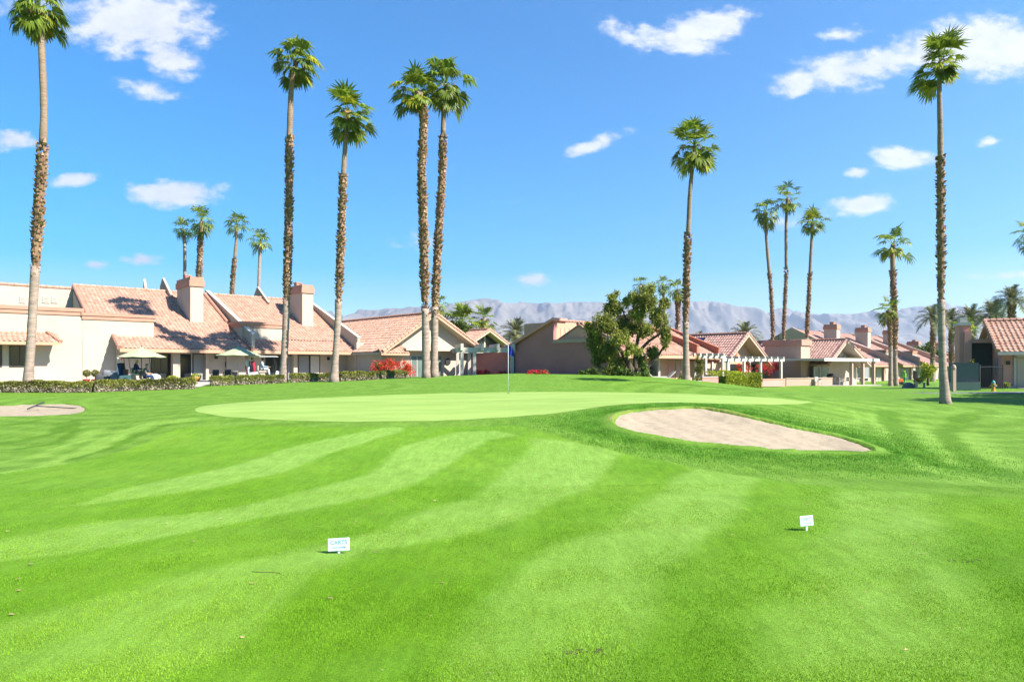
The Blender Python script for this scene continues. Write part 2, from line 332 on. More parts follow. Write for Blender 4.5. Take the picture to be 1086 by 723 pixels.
Zg = cut(Zg, dg, .12); Zg = cut(Zg, db, .6); Zg = cut(Zg, db2, .5)
nr, na = Xg.shape
V = np.stack([Xg, Yg, Zg], -1).reshape(-1, 3); V = np.vstack([V, [[0, 0, G(0, 0)]]])
idx = np.arange(nr*na).reshape(nr, na); nx = np.roll(idx, -1, 1)
FQ = np.stack([idx[:-1], nx[:-1], nx[1:], idx[1:]], -1).reshape(-1, 4)[:, ::-1]
FT = np.stack([np.full(na, nr*na), nx[0], idx[0]], -1)[:, ::-1]
me = bpy.data.meshes.new('ground'); me.vertices.add(len(V)); me.vertices.foreach_set('co', V.astype(np.float32).ravel())
li = np.r_[FQ.ravel(), FT.ravel()]; me.loops.add(len(li)); me.loops.foreach_set('vertex_index', li.astype(np.int32))
ls = np.r_[np.arange(len(FQ))*4, len(FQ)*4+np.arange(len(FT))*3]; me.polygons.add(len(ls)); me.polygons.foreach_set('loop_start', ls.astype(np.int32)); me.update(calc_edges=True)
me.polygons.foreach_set('use_smooth', np.ones(len(ls), bool))
# turf classes and mowing pattern, in metres on the ground
FAIR = world_poly([(-250, 530), (-60, 512), (0, 503), (60, 494), (110, 484), (150, 472), (175, 460), (200, 454), (260, 452), (400, 453), (480, 453), (545, 452), (575, 458), (610, 468), (650, 478), (700, 489), (780, 503), (860, 514), (950, 522), (1086, 528), (1400, 540), (1500, 760), (543, 800), (-400, 760)], 3)
LIGHT = [[(427, 451), (361, 462), (300, 476), (249, 495), (194, 506), (133, 517), (105, 528), (60, 538), (111, 533), (221, 519), (300, 502), (316, 495), (347, 481), (427, 456)],
         [(527, 457), (485, 459), (427, 473), (388, 501), (333, 520), (250, 537), (194, 545), (97, 551), (0, 573), (-150, 590), (-150, 612), (0, 595), (69, 587), (119, 578), (194, 565), (250, 555), (333, 540), (405, 526), (463, 501), (499, 479), (516, 466), (550, 462)],
         [(561, 465), (563, 476), (541, 498), (499, 528), (430, 550), (369, 573), (280, 592), (180, 615), (40, 650), (-150, 700), (-100, 760), (120, 740), (250, 690), (291, 650), (333, 611), (388, 587), (480, 569), (550, 551), (611, 523), (641, 499), (666, 479), (610, 468)],
         [(738, 495), (710, 512), (688, 529), (644, 559), (580, 583), (540, 620), (480, 690), (440, 760), (640, 760), (690, 660), (708, 606), (727, 578), (763, 559), (791, 531), (803, 506)],
         [(893, 519), (885, 540), (876, 565), (860, 600), (830, 660), (790, 760), (1100, 760), (1040, 640), (1000, 580), (990, 545), (991, 523)]]
LP_ = [np.array([to_ground(*p) for p in L]) for L in LIGHT]
sel = (np.abs(A_) < R(50)) & (Yg > 2.5) & (Yg < 130); xs = Xg[sel]; ys = Yg[sel]
wx = xs+.12*lownoise(xs, ys, 2.2, 11); wy = ys+.12*lownoise(xs, ys, 2.2, 12)
df = sdist(wx, wy, FAIR); fair = sstep(df/.16+.5)
light = np.zeros(len(xs)); wx = wx+.10*lownoise(xs, ys, 1.1, 71)+.05*lownoise(xs, ys, 9, 72); wy = wy+.08*lownoise(xs, ys, 1.1, 73)
for i, P in enumerate(LP_):
    w = (.26, .28, .34, .40, .7)[i]; light = np.maximum(light, sstep(sdist(wx, wy, P)/w+.5)*(1, 1, .85, .9, .75)[i])
tone = (light*(.85-.25*sstep((9-ys)/4))+.12+.16*lownoise(xs, ys, .9, 74)+.10*lownoise(xs, ys, 3.1, 75))*fair
def stroke(L, w, s):
    P = np.array([to_ground(*p) for p in L]); k = nearmask(P, xs, ys, 4); d = np.full(len(xs), 9.); d[k] = seg_dist(wx[k], wy[k], P, False); return s*sstep(1-d/w)
rt = np.zeros(len(xs))
for L, w, s in [([(941, 437), (952, 456), (966, 475), (996, 492), (1049, 503), (1100, 508)], .55, -.8), ([(1002, 461), (1016, 475), (1035, 492), (1057, 500), (1100, 506)], .5, -.8), ([(1030, 440), (1015, 450), (1002, 461)], .6, -.6),
                ([(925, 440), (935, 458), (950, 478), (985, 500), (1040, 510)], .35, .5), ([(975, 450), (985, 470), (1005, 486), (1030, 497)], .5, .45), ([(1025, 460), (1045, 480), (1086, 495), (1200, 505)], .8, .55),
                ([(870, 432), (905, 436), (915, 445), (890, 450), (860, 448)], .3, .45), ([(880, 425), (930, 432), (990, 436), (1086, 444)], .5, .5), ([(820, 438), (850, 442), (900, 452)], .3, .3),
                ([(0, 504), (55, 493), (97, 476), (125, 462), (155, 451), (200, 446)], .5, .8), ([(69, 490), (97, 481), (125, 473), (144, 462), (175, 452)], .22, -.9), ([(0, 490), (40, 483), (80, 470), (105, 455)], .4, .55), ([(0, 470), (30, 466), (60, 458), (70, 448)], .35, -.6), ([(20, 476), (60, 470), (78, 458), (80, 446)], .25, -.6), ([(-40, 452), (20, 450), (40, 446)], .5, -.5),
                ([(700, 478), (800, 490), (880, 497), (960, 500)], .35, -.6), ([(600, 452), (640, 462), (700, 474)], .4, -.4), ([(560, 452), (600, 460), (660, 472), (720, 484)], .3, .2)]: rt += stroke(L, w, s)
swirl = .25*lownoise(xs, ys, 3.0, 21)+.25*np.sin(4.2*np.hypot(xs-16, ys-30)+2*lownoise(xs, ys, .8, 22))*(xs > 5)+.22*np.sin(5*np.hypot(xs+12, ys-36)+2*lownoise(xs, ys, .8, 23))*(xs < -5)
rt = rt+swirl*.7
far_light = sstep((ys-44)/30)*.25
lipd = sd_local(BUNK, xs, ys); side = sstep((ys-(19.2-.0*xs))/.8)
dry = sstep(1-np.abs(lipd+.06)/.17)*(lipd < .05)*side*(.30+.75*lownoise(xs, ys, 4, 31))
cols = np.zeros((Xg.size, 4), np.float32); cols[:, 3] = 1
c = np.zeros((len(xs), 4), np.float32); c[:, 0] = fair; c[:, 1] = np.clip(np.where(fair > .5, tone, .40+1.15*rt+far_light), 0, 1); c[:, 2] = np.clip(dry, 0, 1); c[:, 3] = 1
cols[:] = (0, .4, 0, 1); cols[sel.ravel()] = c
cols = np.vstack([cols, [[1, .2, 0, 1]]])
at_ = me.attributes.new('turf', 'FLOAT_COLOR', 'POINT'); at_.data.foreach_set('color', cols.astype(np.float32).ravel())
ground = bpy.data.objects.new('ground', me); COL.objects.link(ground); tag(ground, 'mown green golf fairway and rough with lighter mowing stripes', 'ground', kind='structure')
# grass material
def grass_mat():
    m = bpy.data.materials.new('mown_grass'); m.use_nodes = True; n = m.node_tree.nodes; l = m.node_tree.links; b = n['Principled BSDF']
    b.inputs['Roughness'].default_value = .75; b.inputs['Specular IOR Level'].default_value = .12
    geo = n.new('ShaderNodeNewGeometry'); at = n.new('ShaderNodeAttribute'); at.attribute_name = 'turf'; sp = n.new('ShaderNodeSeparateColor'); l.new(at.outputs['Color'], sp.inputs[0])
    def mixc(f, a, bb, bt='MIX'):
        x = n.new('ShaderNodeMix'); x.data_type = 'RGBA'; x.blend_type = bt
        for s_, v in (('Factor', f), ('A', a), ('B', bb)):
            if isinstance(v, (tuple,)): x.inputs[s_].default_value = (*v, 1)
            elif isinstance(v, (int, float)): x.inputs[s_].default_value = v
            else: l.new(v, x.inputs[s_])
        return x.outputs['Result']
    def noise(sc, det=4, rough=.6, stretch=(1, 1, 1), lo=.3, hi=.7):
        mp = n.new('ShaderNodeMapping'); mp.inputs['Scale'].default_value = stretch; l.new(geo.outputs['Position'], mp.inputs[0])
        x = n.new('ShaderNodeTexNoise'); x.inputs['Scale'].default_value = sc; x.inputs['Detail'].default_value = det; x.inputs['Roughness'].default_value = rough; l.new(mp.outputs[0], x.inputs['Vector'])
        r = n.new('ShaderNodeMapRange'); r.inputs['From Min'].default_value = lo; r.inputs['From Max'].default_value = hi; l.new(x.outputs[0], r.inputs['Value']); return r.outputs[0]
    patch = noise(.45, 3); fine = noise(38, 5, .75, lo=.28, hi=.72); blade = noise(110, 3, .8, (1, 1, 1), .3, .7); mid = noise(5, 4, .65, lo=.25, hi=.75)
    fd = mixc(patch, (.112, .262, .005), (.162, .330, .010)); fl = mixc(patch, (.215, .39, .050), (.25, .425, .062))
    mid2 = noise(2.6, 5, .7, (1, .35, 1), .32, .68); md = n.new('ShaderNodeMath'); md.operation = 'MULTIPLY_ADD'; l.new(mid, md.inputs[0]); md.inputs[1].default_value = .5; mm = n.new('ShaderNodeMath'); mm.operation = 'MULTIPLY'; l.new(mid2, mm.inputs[0]); mm.inputs[1].default_value = .5; l.new(mm.outputs[0], md.inputs[2]); mid = md.outputs[0]
    rd = mixc(mid, (.066, .172, .008), (.135, .272, .010)); rl = mixc(mid, (.175, .335, .034), (.25, .415, .055))
    fair = mixc(sp.outputs[1], fd, fl); rough = mixc(sp.outputs[1], rd, rl)
    base = mixc(sp.outputs[0], rough, fair)
    base = mixc(sp.outputs[2], base, (.42, .32, .10))
    dk = mixc(fine, (.62, .66, .5), (1.28, 1.26, 1.5)); base = mixc(1.0, base, dk, 'MULTIPLY')
    bk = mixc(blade, (.50, .56, .38), (1.50, 1.46, 1.7)); base = mixc(.8, base, bk, 'MULTIPLY')
    sc = noise(16, 2, .5, lo=.70, hi=.78); base = mixc(sc, base, (.38, .34, .12))          # a few straw-coloured specks
    mid3 = noise(3.4, 5, .75, (1, .6, 1), .3, .7); big = mixc(mid3, (.60, .62, .55), (.84, .84, .90)); base = mixc(1.0, base, big, 'MULTIPLY'); stk = noise(9, 6, .8, (1, .13, 1), .3, .7); base = mixc(1.0, base, mixc(stk, (.82, .84, .72), (1.18, 1.15, 1.3)), 'MULTIPLY'); l.new(base, b.inputs['Base Color'])
    bp = n.new('ShaderNodeBump'); bp.inputs['Strength'].default_value = .55; bp.inputs['Distance'].default_value = .02
    ad = n.new('ShaderNodeMath'); ad.operation = 'ADD'; l.new(fine, ad.inputs[0]); l.new(blade, ad.inputs[1]); l.new(ad.outputs[0], bp.inputs['Height']); l.new(bp.outputs[0], b.inputs['Normal'])
    return m
M['grass'] = grass_mat(); me.materials.append(M['grass'])
M['green'] = mat('putting_turf', (.24, .385, .07), .8, .10, .9, .2, 70, col2=(.33, .47, .11), stretch=(.35, 1.6, 1))
M['sand'] = mat('bunker_sand', (.37, .295, .205), .95, .08, 5, .9, 30, col2=(.46, .38, .27), detail=7)
M['tuft'] = mat('rough_grass_blade', (.10, .33, .02), .6, .3, 2, spec=.2, col2=(.22, .52, .06), trans=.35, attr='var')
def grid_sheet(name, P, step, zf, m, label, cat):
    """a sheet that fills outline P: grid points inside plus the outline itself"""
    from mathutils.geometry import delaunay_2d_cdt
    lo = P.min(0); hi = P.max(0); gx, gy = np.meshgrid(np.arange(lo[0], hi[0], step), np.arange(lo[1], hi[1], step)); gx = gx.ravel(); gy = gy.ravel()
    d = sdist(gx, gy, P); k = d > step*.6; pts = [Vector(p) for p in P]+[Vector((a, b)) for a, b in zip(gx[k], gy[k])]
    n = len(P); r = delaunay_2d_cdt(pts, [(i, (i+1) % n) for i in range(n)], [], 1, 1e-5)
    xy = np.array([tuple(v) for v in r[0]]); dd = sdist(xy[:, 0], xy[:, 1], P); dd = np.where(np.abs(dd) < 1e-3, 0, dd)
    z = zf(xy[:, 0], xy[:, 1], dd); b = MB(); b.add([(a, c_, d_) for (a, c_), d_ in zip(xy, z)], [tuple(f) for f in r[2]])
    o = b.obj(name, m, smooth=True); return tag(o, label, cat, kind='structure')
grid_sheet('putting_green', GREEN, .28, lambda x, y, d: gz_raw(x, y)+.005-.0*d, 'green', 'smooth pale yellow-green putting green around the flag', 'ground')
def sandz(dep, s):
    def f(x, y, d):
        r = np.sin((x*1.0+y*.35)*11+2*lownoise(x, y, 2, s+3))*.008
        return gz_raw(x, y)-.02-dep*sstep(d/.9)+.035*lownoise(x, y, 2.6, s)*sstep(d/.5)+.02*lownoise(x, y, 8, s+9)*sstep(d/.4)+r+rng.normal(0, .004, len(x))
    return f
grid_sheet('bunker_sand', BUNK, .13, sandz(.14, 40), 'sand', 'large pale sand bunker cut into the bank below the green', 'bunker')
grid_sheet('bunker_sand', BUNK2, .25, sandz(.08, 50), 'sand', 'small pale sand bunker at left with a rake in it', 'bunker')
# rough grass blades round the bunker and on the lips
def blades(name, X, Y, h, w, m, var, label, lean=.5):
    n = len(X); z = gz_raw(X, Y)+.03*lownoise(X, Y, 1.1, 3); a = rng.uniform(0, 6.28, n); hh = h*rng.uniform(.5, 1.2, n); l = rng.uniform(0, lean, n)*hh; b = rng.uniform(0, 6.28, n)
    dx = np.cos(a)*w/2; dy = np.sin(a)*w/2; ox = np.cos(b)*l; oy = np.sin(b)*l
    Q = np.zeros((n, 4, 3)); Q[:, 0] = np.c_[X-dx, Y-dy, z-.02]; Q[:, 1] = np.c_[X+dx, Y+dy, z-.02]; Q[:, 2] = np.c_[X+dx*.3+ox, Y+dy*.3+oy, z+hh]; Q[:, 3] = np.c_[X-dx*.3+ox, Y-dy*.3+oy, z+hh]
    o = quads_obj(name, Q, m, None, var); return tag(o, label, 'grass', kind='stuff')
N = 700000; X = rng.uniform(-1, 15, N); Y = rng.uniform(13.2, 25, N); d = sdist(X, Y, BUNK); dF = sdist(X, Y, FAIR); dG = sd_local(GREEN, X, Y)
k = (d < -.01) & (d > -5.5) & (dF < 0) & (dG < -.25) & (rng.random(N) < np.exp(-np.maximum(0, -d-.2)/.9))
X, Y, d = X[k], Y[k], d[k]; up = sstep((Y-18.8)/1.2)*sstep(1+(d)/.22)
v = rng.uniform(.6, 1.35, len(X))[:, None]*np.array([[1, 1, 1]]); br = (rng.random(len(X)) < up*.5)[:, None]; v = np.where(br, v*np.array([[3.2, 1.35, 3]]), v)
blades('rough_grass', X, Y, .032, .013, 'tuft', v, 'longer green rough grass with dry tips round the large bunker')
# low near turf blades give the foreground its grain
N = 560000; Y = 4.2+8.5*rng.random(N)**1.9; X = (rng.random(N)*2-1)*Y*.80; v = rng.uniform(.6, 1.5, N)[:, None]*np.array([[1, 1, 1]])
ligh = np.zeros(N)
for P in LP_: ligh = np.maximum(ligh, sstep(sdist(X, Y, P)/.3+.5))
v = v*(1+.42*ligh[:, None]*np.array([[1.0, .45, 2.4]]))
M['turfblade'] = mat('fairway_blade', (.165, .39, .010), .6, .2, .5, spec=.2, col2=(.245, .49, .022), trans=.3, attr='var')
blades('fairway_grass', X, Y, .011, .0065, 'turfblade', v, 'short mown grass blades of the near fairway', .9)
# fallen leaves scattered on the fairway
N = 260; X = rng.uniform(-12, 9, N); Y = rng.uniform(5, 19, N); kf = sdist(X, Y, FAIR) > 0; X, Y = X[kf], Y[kf]; N = len(X); z = gz_raw(X, Y)+.015; a = rng.uniform(0, 6.28, N); s = rng.uniform(.012, .035, N)
Q = np.stack([np.c_[X+s*np.cos(a+t), Y+s*.6*np.sin(a+t), z+rng.uniform(0, .01, N)] for t in (0, 1.57, 3.14, 4.71)], 1)
M['leaflitter'] = mat('dry_leaf', (.45, .28, .14), .9, .3, 3, col2=(.6, .45, .25), attr='var')
tag(quads_obj('fallen_leaves', Q, 'leaflitter', None, rng.uniform(.4, 1.3, N)), 'tiny dry leaves scattered over the fairway', 'leaves', kind='stuff')

# ------------------------------------------------------------ mountains, haze
RID = [(-400, 336), (0, 333), (342, 330), (387, 327), (407, 328), (434, 325), (470, 323), (490, 318), (510, 315.5), (544, 318.5), (569, 320), (599, 321), (624, 320), (680, 322), (734, 318.5), (759, 319.5), (779, 322.5), (809, 324), (822, 327), (839, 327), (852, 331), (874, 333), (904, 331), (924, 330), (950, 328), (975, 325), (1024, 326), (1074, 335), (1200, 342), (1600, 345)]
rx = np.array([(p[0]-543)/FP for p in RID]); rh = np.array([(HZ-p[1])/FP for p in RID])
def vnoise(x, y, seed):
    r = np.random.default_rng(seed); T = r.random((256, 256)); xi = np.floor(x).astype(int); yi = np.floor(y).astype(int); fx = x-xi; fy = y-yi; fx = fx*fx*(3-2*fx); fy = fy*fy*(3-2*fy)
    g = lambda a, b: T[a & 255, b & 255]; return (g(xi, yi)*(1-fx)+g(xi+1, yi)*fx)*(1-fy)+(g(xi, yi+1)*(1-fx)+g(xi+1, yi+1)*fx)*fy
def ridged(x, y, seed, oc=7):
    o = 0; a = 1; s = 0; w = 1
    for i in range(oc):
        n = 1-np.abs(2*vnoise(x*2**i+i*17, y*2**i, seed+i)-1); n = n*n*w; o = o+n*a; s += a; a *= .52; w = np.clip(n*2.2, 0, 1)
    return o/s
kx = np.linspace(-1.05, 1.35, 1100); ky = np.linspace(6000, 11000, 300)
KX, KY = np.meshgrid(kx, ky); MX = KX*KY; crest = 9000*np.interp(KX, rx, rh); t = (KY-6000)/3000
env = np.where(t < 1, np.clip(t, 0, 1)**1.25, np.clip(1-(t-1)/.66*.9, 0, 1))
rg = ridged(MX/1250, KY/1900, 60)*.8+ridged(MX/420, KY/900, 80, 5)*.34; mz = crest*env*(.5+.75*rg)
# scale every column so that its highest point as seen lies on the crest line
el = mz/KY; mx_ = el.max(0); tgt = np.interp(kx, rx, rh)+.0058*(vnoise(kx*24, kx*0+.5, 91)-.5)+.0034*(vnoise(kx*80, kx*0+.5, 92)-.5)+.0007*(vnoise(kx*300, kx*0+.5, 93)-.5); sc_ = tgt/mx_; ss_ = np.convolve(np.r_[[sc_[0]]*45, sc_, [sc_[-1]]*45], np.ones(91)/91, 'valid'); wt = sstep((t-.80)/.2); fld = ss_[None, :]*(1-wt)+sc_[None, :]*wt; mz = mz*fld; mz = mz*np.minimum(1, (tgt/(mz/KY).max(0)))[None, :]**wt+EYE-2
b = MB(); Vm = np.stack([MX, KY, mz], -1).reshape(-1, 3); I = np.arange(Vm.shape[0]).reshape(KX.shape)
Fm = np.stack([I[:-1, :-1], I[:-1, 1:], I[1:, 1:], I[1:, :-1]], -1).reshape(-1, 4)
b.v = Vm.tolist(); b.f = Fm.tolist(); M['rock'] = mat('desert_rock', (.135, .12, .105), .95, .3, .0022, 0, col2=(.33, .29, .245), detail=9)
tag(b.obj('mountains', 'rock', smooth=True), 'hazy bare desert mountain range along the horizon', 'mountains', kind='structure')
hz = MB().box(-17000, 19000, -300, 11500, -2.5, 1300).obj('haze', 'white'); hz.data.materials.clear(); hm = bpy.data.materials.new('haze_air'); hm.use_nodes = True; hm.node_tree.nodes.clear()
pv = hm.node_tree.nodes.new('ShaderNodeVolumePrincipled'); pv.inputs['Color'].default_value = (.68, .80, 1, 1); pv.inputs['Density'].default_value = 8.5e-5; pv.inputs['Anisotropy'].default_value = .3
hm.node_tree.links.new(pv.outputs[0], hm.node_tree.nodes.new('ShaderNodeOutputMaterial').inputs['Volume']); hz.data.materials.append(hm); tag(hz, 'thin blue desert haze', 'haze', kind='stuff')
# ------------------------------------------------------------ palms
def nrm(v): return v/np.maximum(1e-9, np.linalg.norm(v, axis=-1, keepdims=True))
def fan_crown(Rc, n, r, droop=1.0, seg=17):
    n = int(n*.80*r.uniform(.88, 1.15)); droop = droop*r.uniform(.7, 1.6); spread = R(152)*r.uniform(.85, 1.12); tilt = r.uniform(-.10, .10, 2)
    Q = []; var = []
    for i in range(n):
        u = (i+.5)/n; el = R(84)-spread*u**.9+r.uniform(-.25, .25); a = i*2.39996+r.uniform(-.3, .3)
        d = np.array([math.cos(a)*math.cos(el), math.sin(a)*math.cos(el), math.sin(el)]); pl = Rc*r.uniform(.30, .74); rr = Rc*r.uniform(.42, .66)
        side = np.array([-math.sin(a), math.cos(a), 0]); hub = d*pl+np.array([0, 0, -.10*pl*(1.2-math.sin(el))])
        w = .022*Rc; Q.append([-side*w, side*w, hub+side*w*.5, hub-side*w*.5]); var.append((.95, 1.0, .8))
        d2 = nrm(d+np.array([0, 0, -.35*droop*(1-max(0, math.sin(el))*.6)])); nn = nrm(np.cross(d2, side))
        th = np.linspace(-1.75, 1.75, seg)+r.uniform(-.06, .06, seg); t0 = r.uniform(.75, 1.25)
        L = rr*(.72+.28*np.cos(th*.75))*r.uniform(.88, 1.08, seg)
        dirs = np.cos(th)[:, None]*d2+np.sin(th)[:, None]*side+nn*.25*np.abs(np.sin(th))[:, None]; dirs = nrm(dirs)
        per = nrm(np.cross(dirs, nn)); ww = (L*.085)[:, None]
        mid = hub+dirs*(L*.55)[:, None]; tip = mid+nrm(dirs+np.array([0, 0, -1.0*droop])*r.uniform(.35, 1.1, seg)[:, None])*(L*.5)[:, None]
        up = nn*(L*.035)[:, None]
        Q += list(np.stack([np.repeat(hub[None], seg, 0), mid-per*ww+up, mid, mid], 1)); Q += list(np.stack([np.repeat(hub[None], seg, 0), mid, mid, mid+per*ww+up], 1))
        Q += list(np.stack([mid-per*ww+up, mid+per*ww+up, tip+per*ww*.12, tip-per*ww*.12], 1))
        yel = r.random() < (.10+.25*(u > .75)); b_ = t0*(1.0 if u < .7 else .85)
        v = np.array([2.0, 1.5, .8]) if yel else np.array([1, 1, 1])
        sv = b_*r.uniform(.75, 1.25, seg)[:, None]*v; var += list(sv)+list(sv*.9)+list(sv)
    Q = np.array(Q); Q[:, :, 2] *= 1.02; Q[:, :, 0] += tilt[0]*Q[:, :, 2]; Q[:, :, 1] += tilt[1]*Q[:, :, 2]; return Q, np.array(var)
def date_crown(Rc, n, r, leaf=26):
    Q = []; var = []
    for i in range(n):
        u = (i+.5)/n; el = R(84)-R(105)*u; a = i*2.39996+r.uniform(-.25, .25); L = Rc*r.uniform(.9, 1.12); hor = np.array([math.cos(a), math.sin(a), 0])
        t = np.linspace(0, 1, leaf); ce, se = math.cos(el), math.sin(el); P = hor*(L*(ce*t+.10*t*t*se))[:, None]+np.array([0, 0, 1])*(L*(se*t-.55*t*t*(.4+ce)))[:, None]
        T = nrm(np.gradient(P, axis=0)); side = np.array([-math.sin(a), math.cos(a), 0]); w = .012*Rc
        Q += list(np.stack([P[:-1]-side*w, P[:-1]+side*w, P[1:]+side*w*.8, P[1:]-side*w*.8], 1)); var += [(1.2, 1.1, .7)]*(leaf-1)
        b_ = r.uniform(.7, 1.3)
        for s in (-1, 1):
            ll = Rc*.30*np.sin(np.pi*np.clip(t*.93+.09, 0, 1))**.6; D = nrm(T*.75+s*side*.8+np.array([0, 0, 1])*(.30+.2*r.standard_normal(leaf))[:, None]); e = P+D*ll[:, None]-np.array([0, 0, .12])*ll[:, None]
            w2 = T*(Rc*.019); Q += list(np.stack([P-w2, P+w2, e+w2*.2, e-w2*.2], 1)); var += list(b_*r.uniform(.7, 1.3, leaf)[:, None]*np.ones(3))
    return np.array(Q), np.array(var)
def interp_path(P, n):
    P = np.array(P, float); s = np.r_[0, np.cumsum(np.hypot(*(P[1:]-P[:-1]).T))]; t = np.linspace(0, s[-1], n); q = np.c_[np.interp(t, s, P[:, 0]), np.interp(t, s, P[:, 1])]
    k = np.array([1, 2, 3, 2, 1.])/9; qq = q.copy()
    for j in (0, 1): qq[2:-2, j] = np.convolve(q[:, j], k, 'valid')
    return qq
def trunk_objs(t, P, r_of_z, z0, boot, r, name='trunk', m='bark', mtop='stub', bootr=None, dens=30):
    """P (n,2) local x,z path; boot (zlo, zhi): the stretch still wearing its old leaf bases"""
    n = len(P); rad = np.array([r_of_z(z) for z in P[:, 1]])
    lo, hi = boot
    def part(sel, nm, mm, extra=0):
        idx_ = np.where(sel)[0]
        if len(idx_) < 2: return None
        b = MB(); pts = [(P[i, 0], 0, P[i, 1]) for i in idx_]; b.tube(pts, [rad[i]+extra+r.uniform(-.012, .012)*rad[i]/.2 for i in idx_], 12); return b.obj(nm, mm, t, smooth=True)
    part(P[:, 1] <= lo+.3, 'trunk', m); 
    if hi < P[-1, 1]-.3: part(P[:, 1] >= hi-.3, 'upper_trunk', mtop)
    sel = (P[:, 1] > lo-.05) & (P[:, 1] < hi+.05)
    if sel.any() and hi-lo > .3:
        zs = P[sel]; Q = []; var = []
        b = MB(); b.tube([(x, 0, z) for x, z in zs], [bootr(z)*.74 for x, z in zs], 10); core = [[b.v[i] for i in f] for f in b.f if len(f) == 4]
        N = int((hi-lo)*dens); z = np.linspace(lo, hi, N)+r.uniform(-.1, .1, N)
        for i in range(N):
            a = i*2.39996+r.uniform(-.3, .3); x = np.interp(z[i], P[:, 1], P[:, 0]); rr = bootr(z[i]); w = rr*r.uniform(.22, .4); h = rr*r.uniform(.5, 1.15); out = rr*r.uniform(1.0, 1.38)*(1+.15*math.sin(z[i]*2.1+x))
            c_, s_ = math.cos(a), math.sin(a); e = np.array([-s_, c_, 0]); base = np.array([x+c_*rr*.6, s_*rr*.6, z[i]]); mid = np.array([x+c_*rr*.98, s_*rr*.98, z[i]+h*.35]); tip = np.array([x+c_*out, s_*out, z[i]+h])
            Q.append([base-e*w, base+e*w, mid+e*w*.8, mid-e*w*.8]); Q.append([mid-e*w*.8, mid+e*w*.8, tip+e*w*.35, tip-e*w*.35])
            Q.append([base-e*w+(0, 0, h*.4), mid-e*w*.8, tip-e*w*.35, base-e*w+(0, 0, h*.8)]); v = r.uniform(.7, 1.45); var += [v, v*1.1, v*.8]
        if lo > 1.5 and dens > 25:                        # the last few leaf bases thin out down the bare trunk
            for i in range(int(dens*1.1)):
                zz = lo-.7*r.random()**2.2; a = r.uniform(0, 6.28); x = np.interp(zz, P[:, 1], P[:, 0]); rr = r_of_z(zz); w = rr*r.uniform(.2, .4); h = rr*r.uniform(.4, .9); c_, s_ = math.cos(a), math.sin(a); e = np.array([-s_, c_, 0])
                base = np.array([x+c_*rr*.8, s_*rr*.8, zz-.05]); tip = np.array([x+c_*rr*1.2, s_*rr*1.2, zz+h]); Q.append([base-e*w, base+e*w, tip+e*w*.5, tip-e*w*.5]); var.append(r.uniform(.7, 1.3))
        quads_obj('shaggy_bark', np.array(core+[list(map(tuple, q)) for q in Q]), 'boots', t, np.r_[np.full(len(core), .8), var])
def palm(px, Y, crown, Rpx, path, label, boot=None, w=(5, 11, 8, 12), kind='fan', nf=34, dead=0, group='tall fan palms along the fairway', seed=1, base=None, seg=17, name=None, dens=30, zbase=None):
    """path: photo points from the base upward; boot: rows (lower, upper) of the shaggy stretch; w: widths in px upper, shaggy, lower, base"""
    r = np.random.default_rng(seed); s = Y/FP; x0 = (px-543)*s; z0 = G(x0, Y) if zbase is None else zbase
    t = thing(name or ('fan_palm' if kind == 'fan' else 'date_palm'), label, 'palm tree', (x0, Y, z0), 0, group)
    toL = lambda a, b_: ((a-543)*s-x0, EYE-(b_-HZ)*s-z0)
    pts = [toL(*p) for p in path]; pts[0] = (pts[0][0], -.15); cx, cz = toL(*crown); Rpx = Rpx*1.0; ctop = (cx, cz-.15*Rpx*s)
    P = interp_path(pts+[ctop], 46); zb0, zb1 = (toL(0, boot[0])[1], toL(0, boot[1])[1]) if boot else (9e3, 9e3)
    H_ = P[-1, 1]
    def rz(z):
        if boot and z > (zb0+zb1)/2: k = np.clip((z-zb1)/max(.1, H_-zb1), 0, 1); return w[0]*s/2*(1.12-.2*k)
        k = np.clip(z/max(.5, min(zb0, H_)), 0, 1); return s/2*(w[2]+(w[3]-w[2])*math.exp(-z/.75)+0*(k))
    br = lambda z: w[1]*s/2*(.86-.10*np.clip((z-zb0)/(max(.1, zb1-zb0)), 0, 1)+.16*math.exp(-max(0, zb1-z)/.5)-.33*math.exp(-max(0, z-zb0)/.7))
    trunk_objs(t, P, rz, 0, (zb0, zb1) if boot else (9e3, 9e3), r, bootr=br, dens=dens)
    Rc = Rpx*s; Q, v = (fan_crown(Rc, nf, r, seg=seg) if kind == 'fan' else date_crown(Rc, nf, r)); c = np.array([ctop[0], 0, ctop[1]])
    quads_obj('crown', Q+c, 'frond' if kind == 'fan' else 'datefrond', t, v)
    if dead:
        Q, v = fan_crown(Rc*.72, dead, r, droop=2.0, seg=9); Q[:, :, 2] = -np.abs(Q[:, :, 2])*1.0; Q[:, :, :2] *= .5
        quads_obj('dead_fronds', Q+c+np.array([0, 0, .05*Rc]), 'dead', t, np.mean(v, 1))
    return t
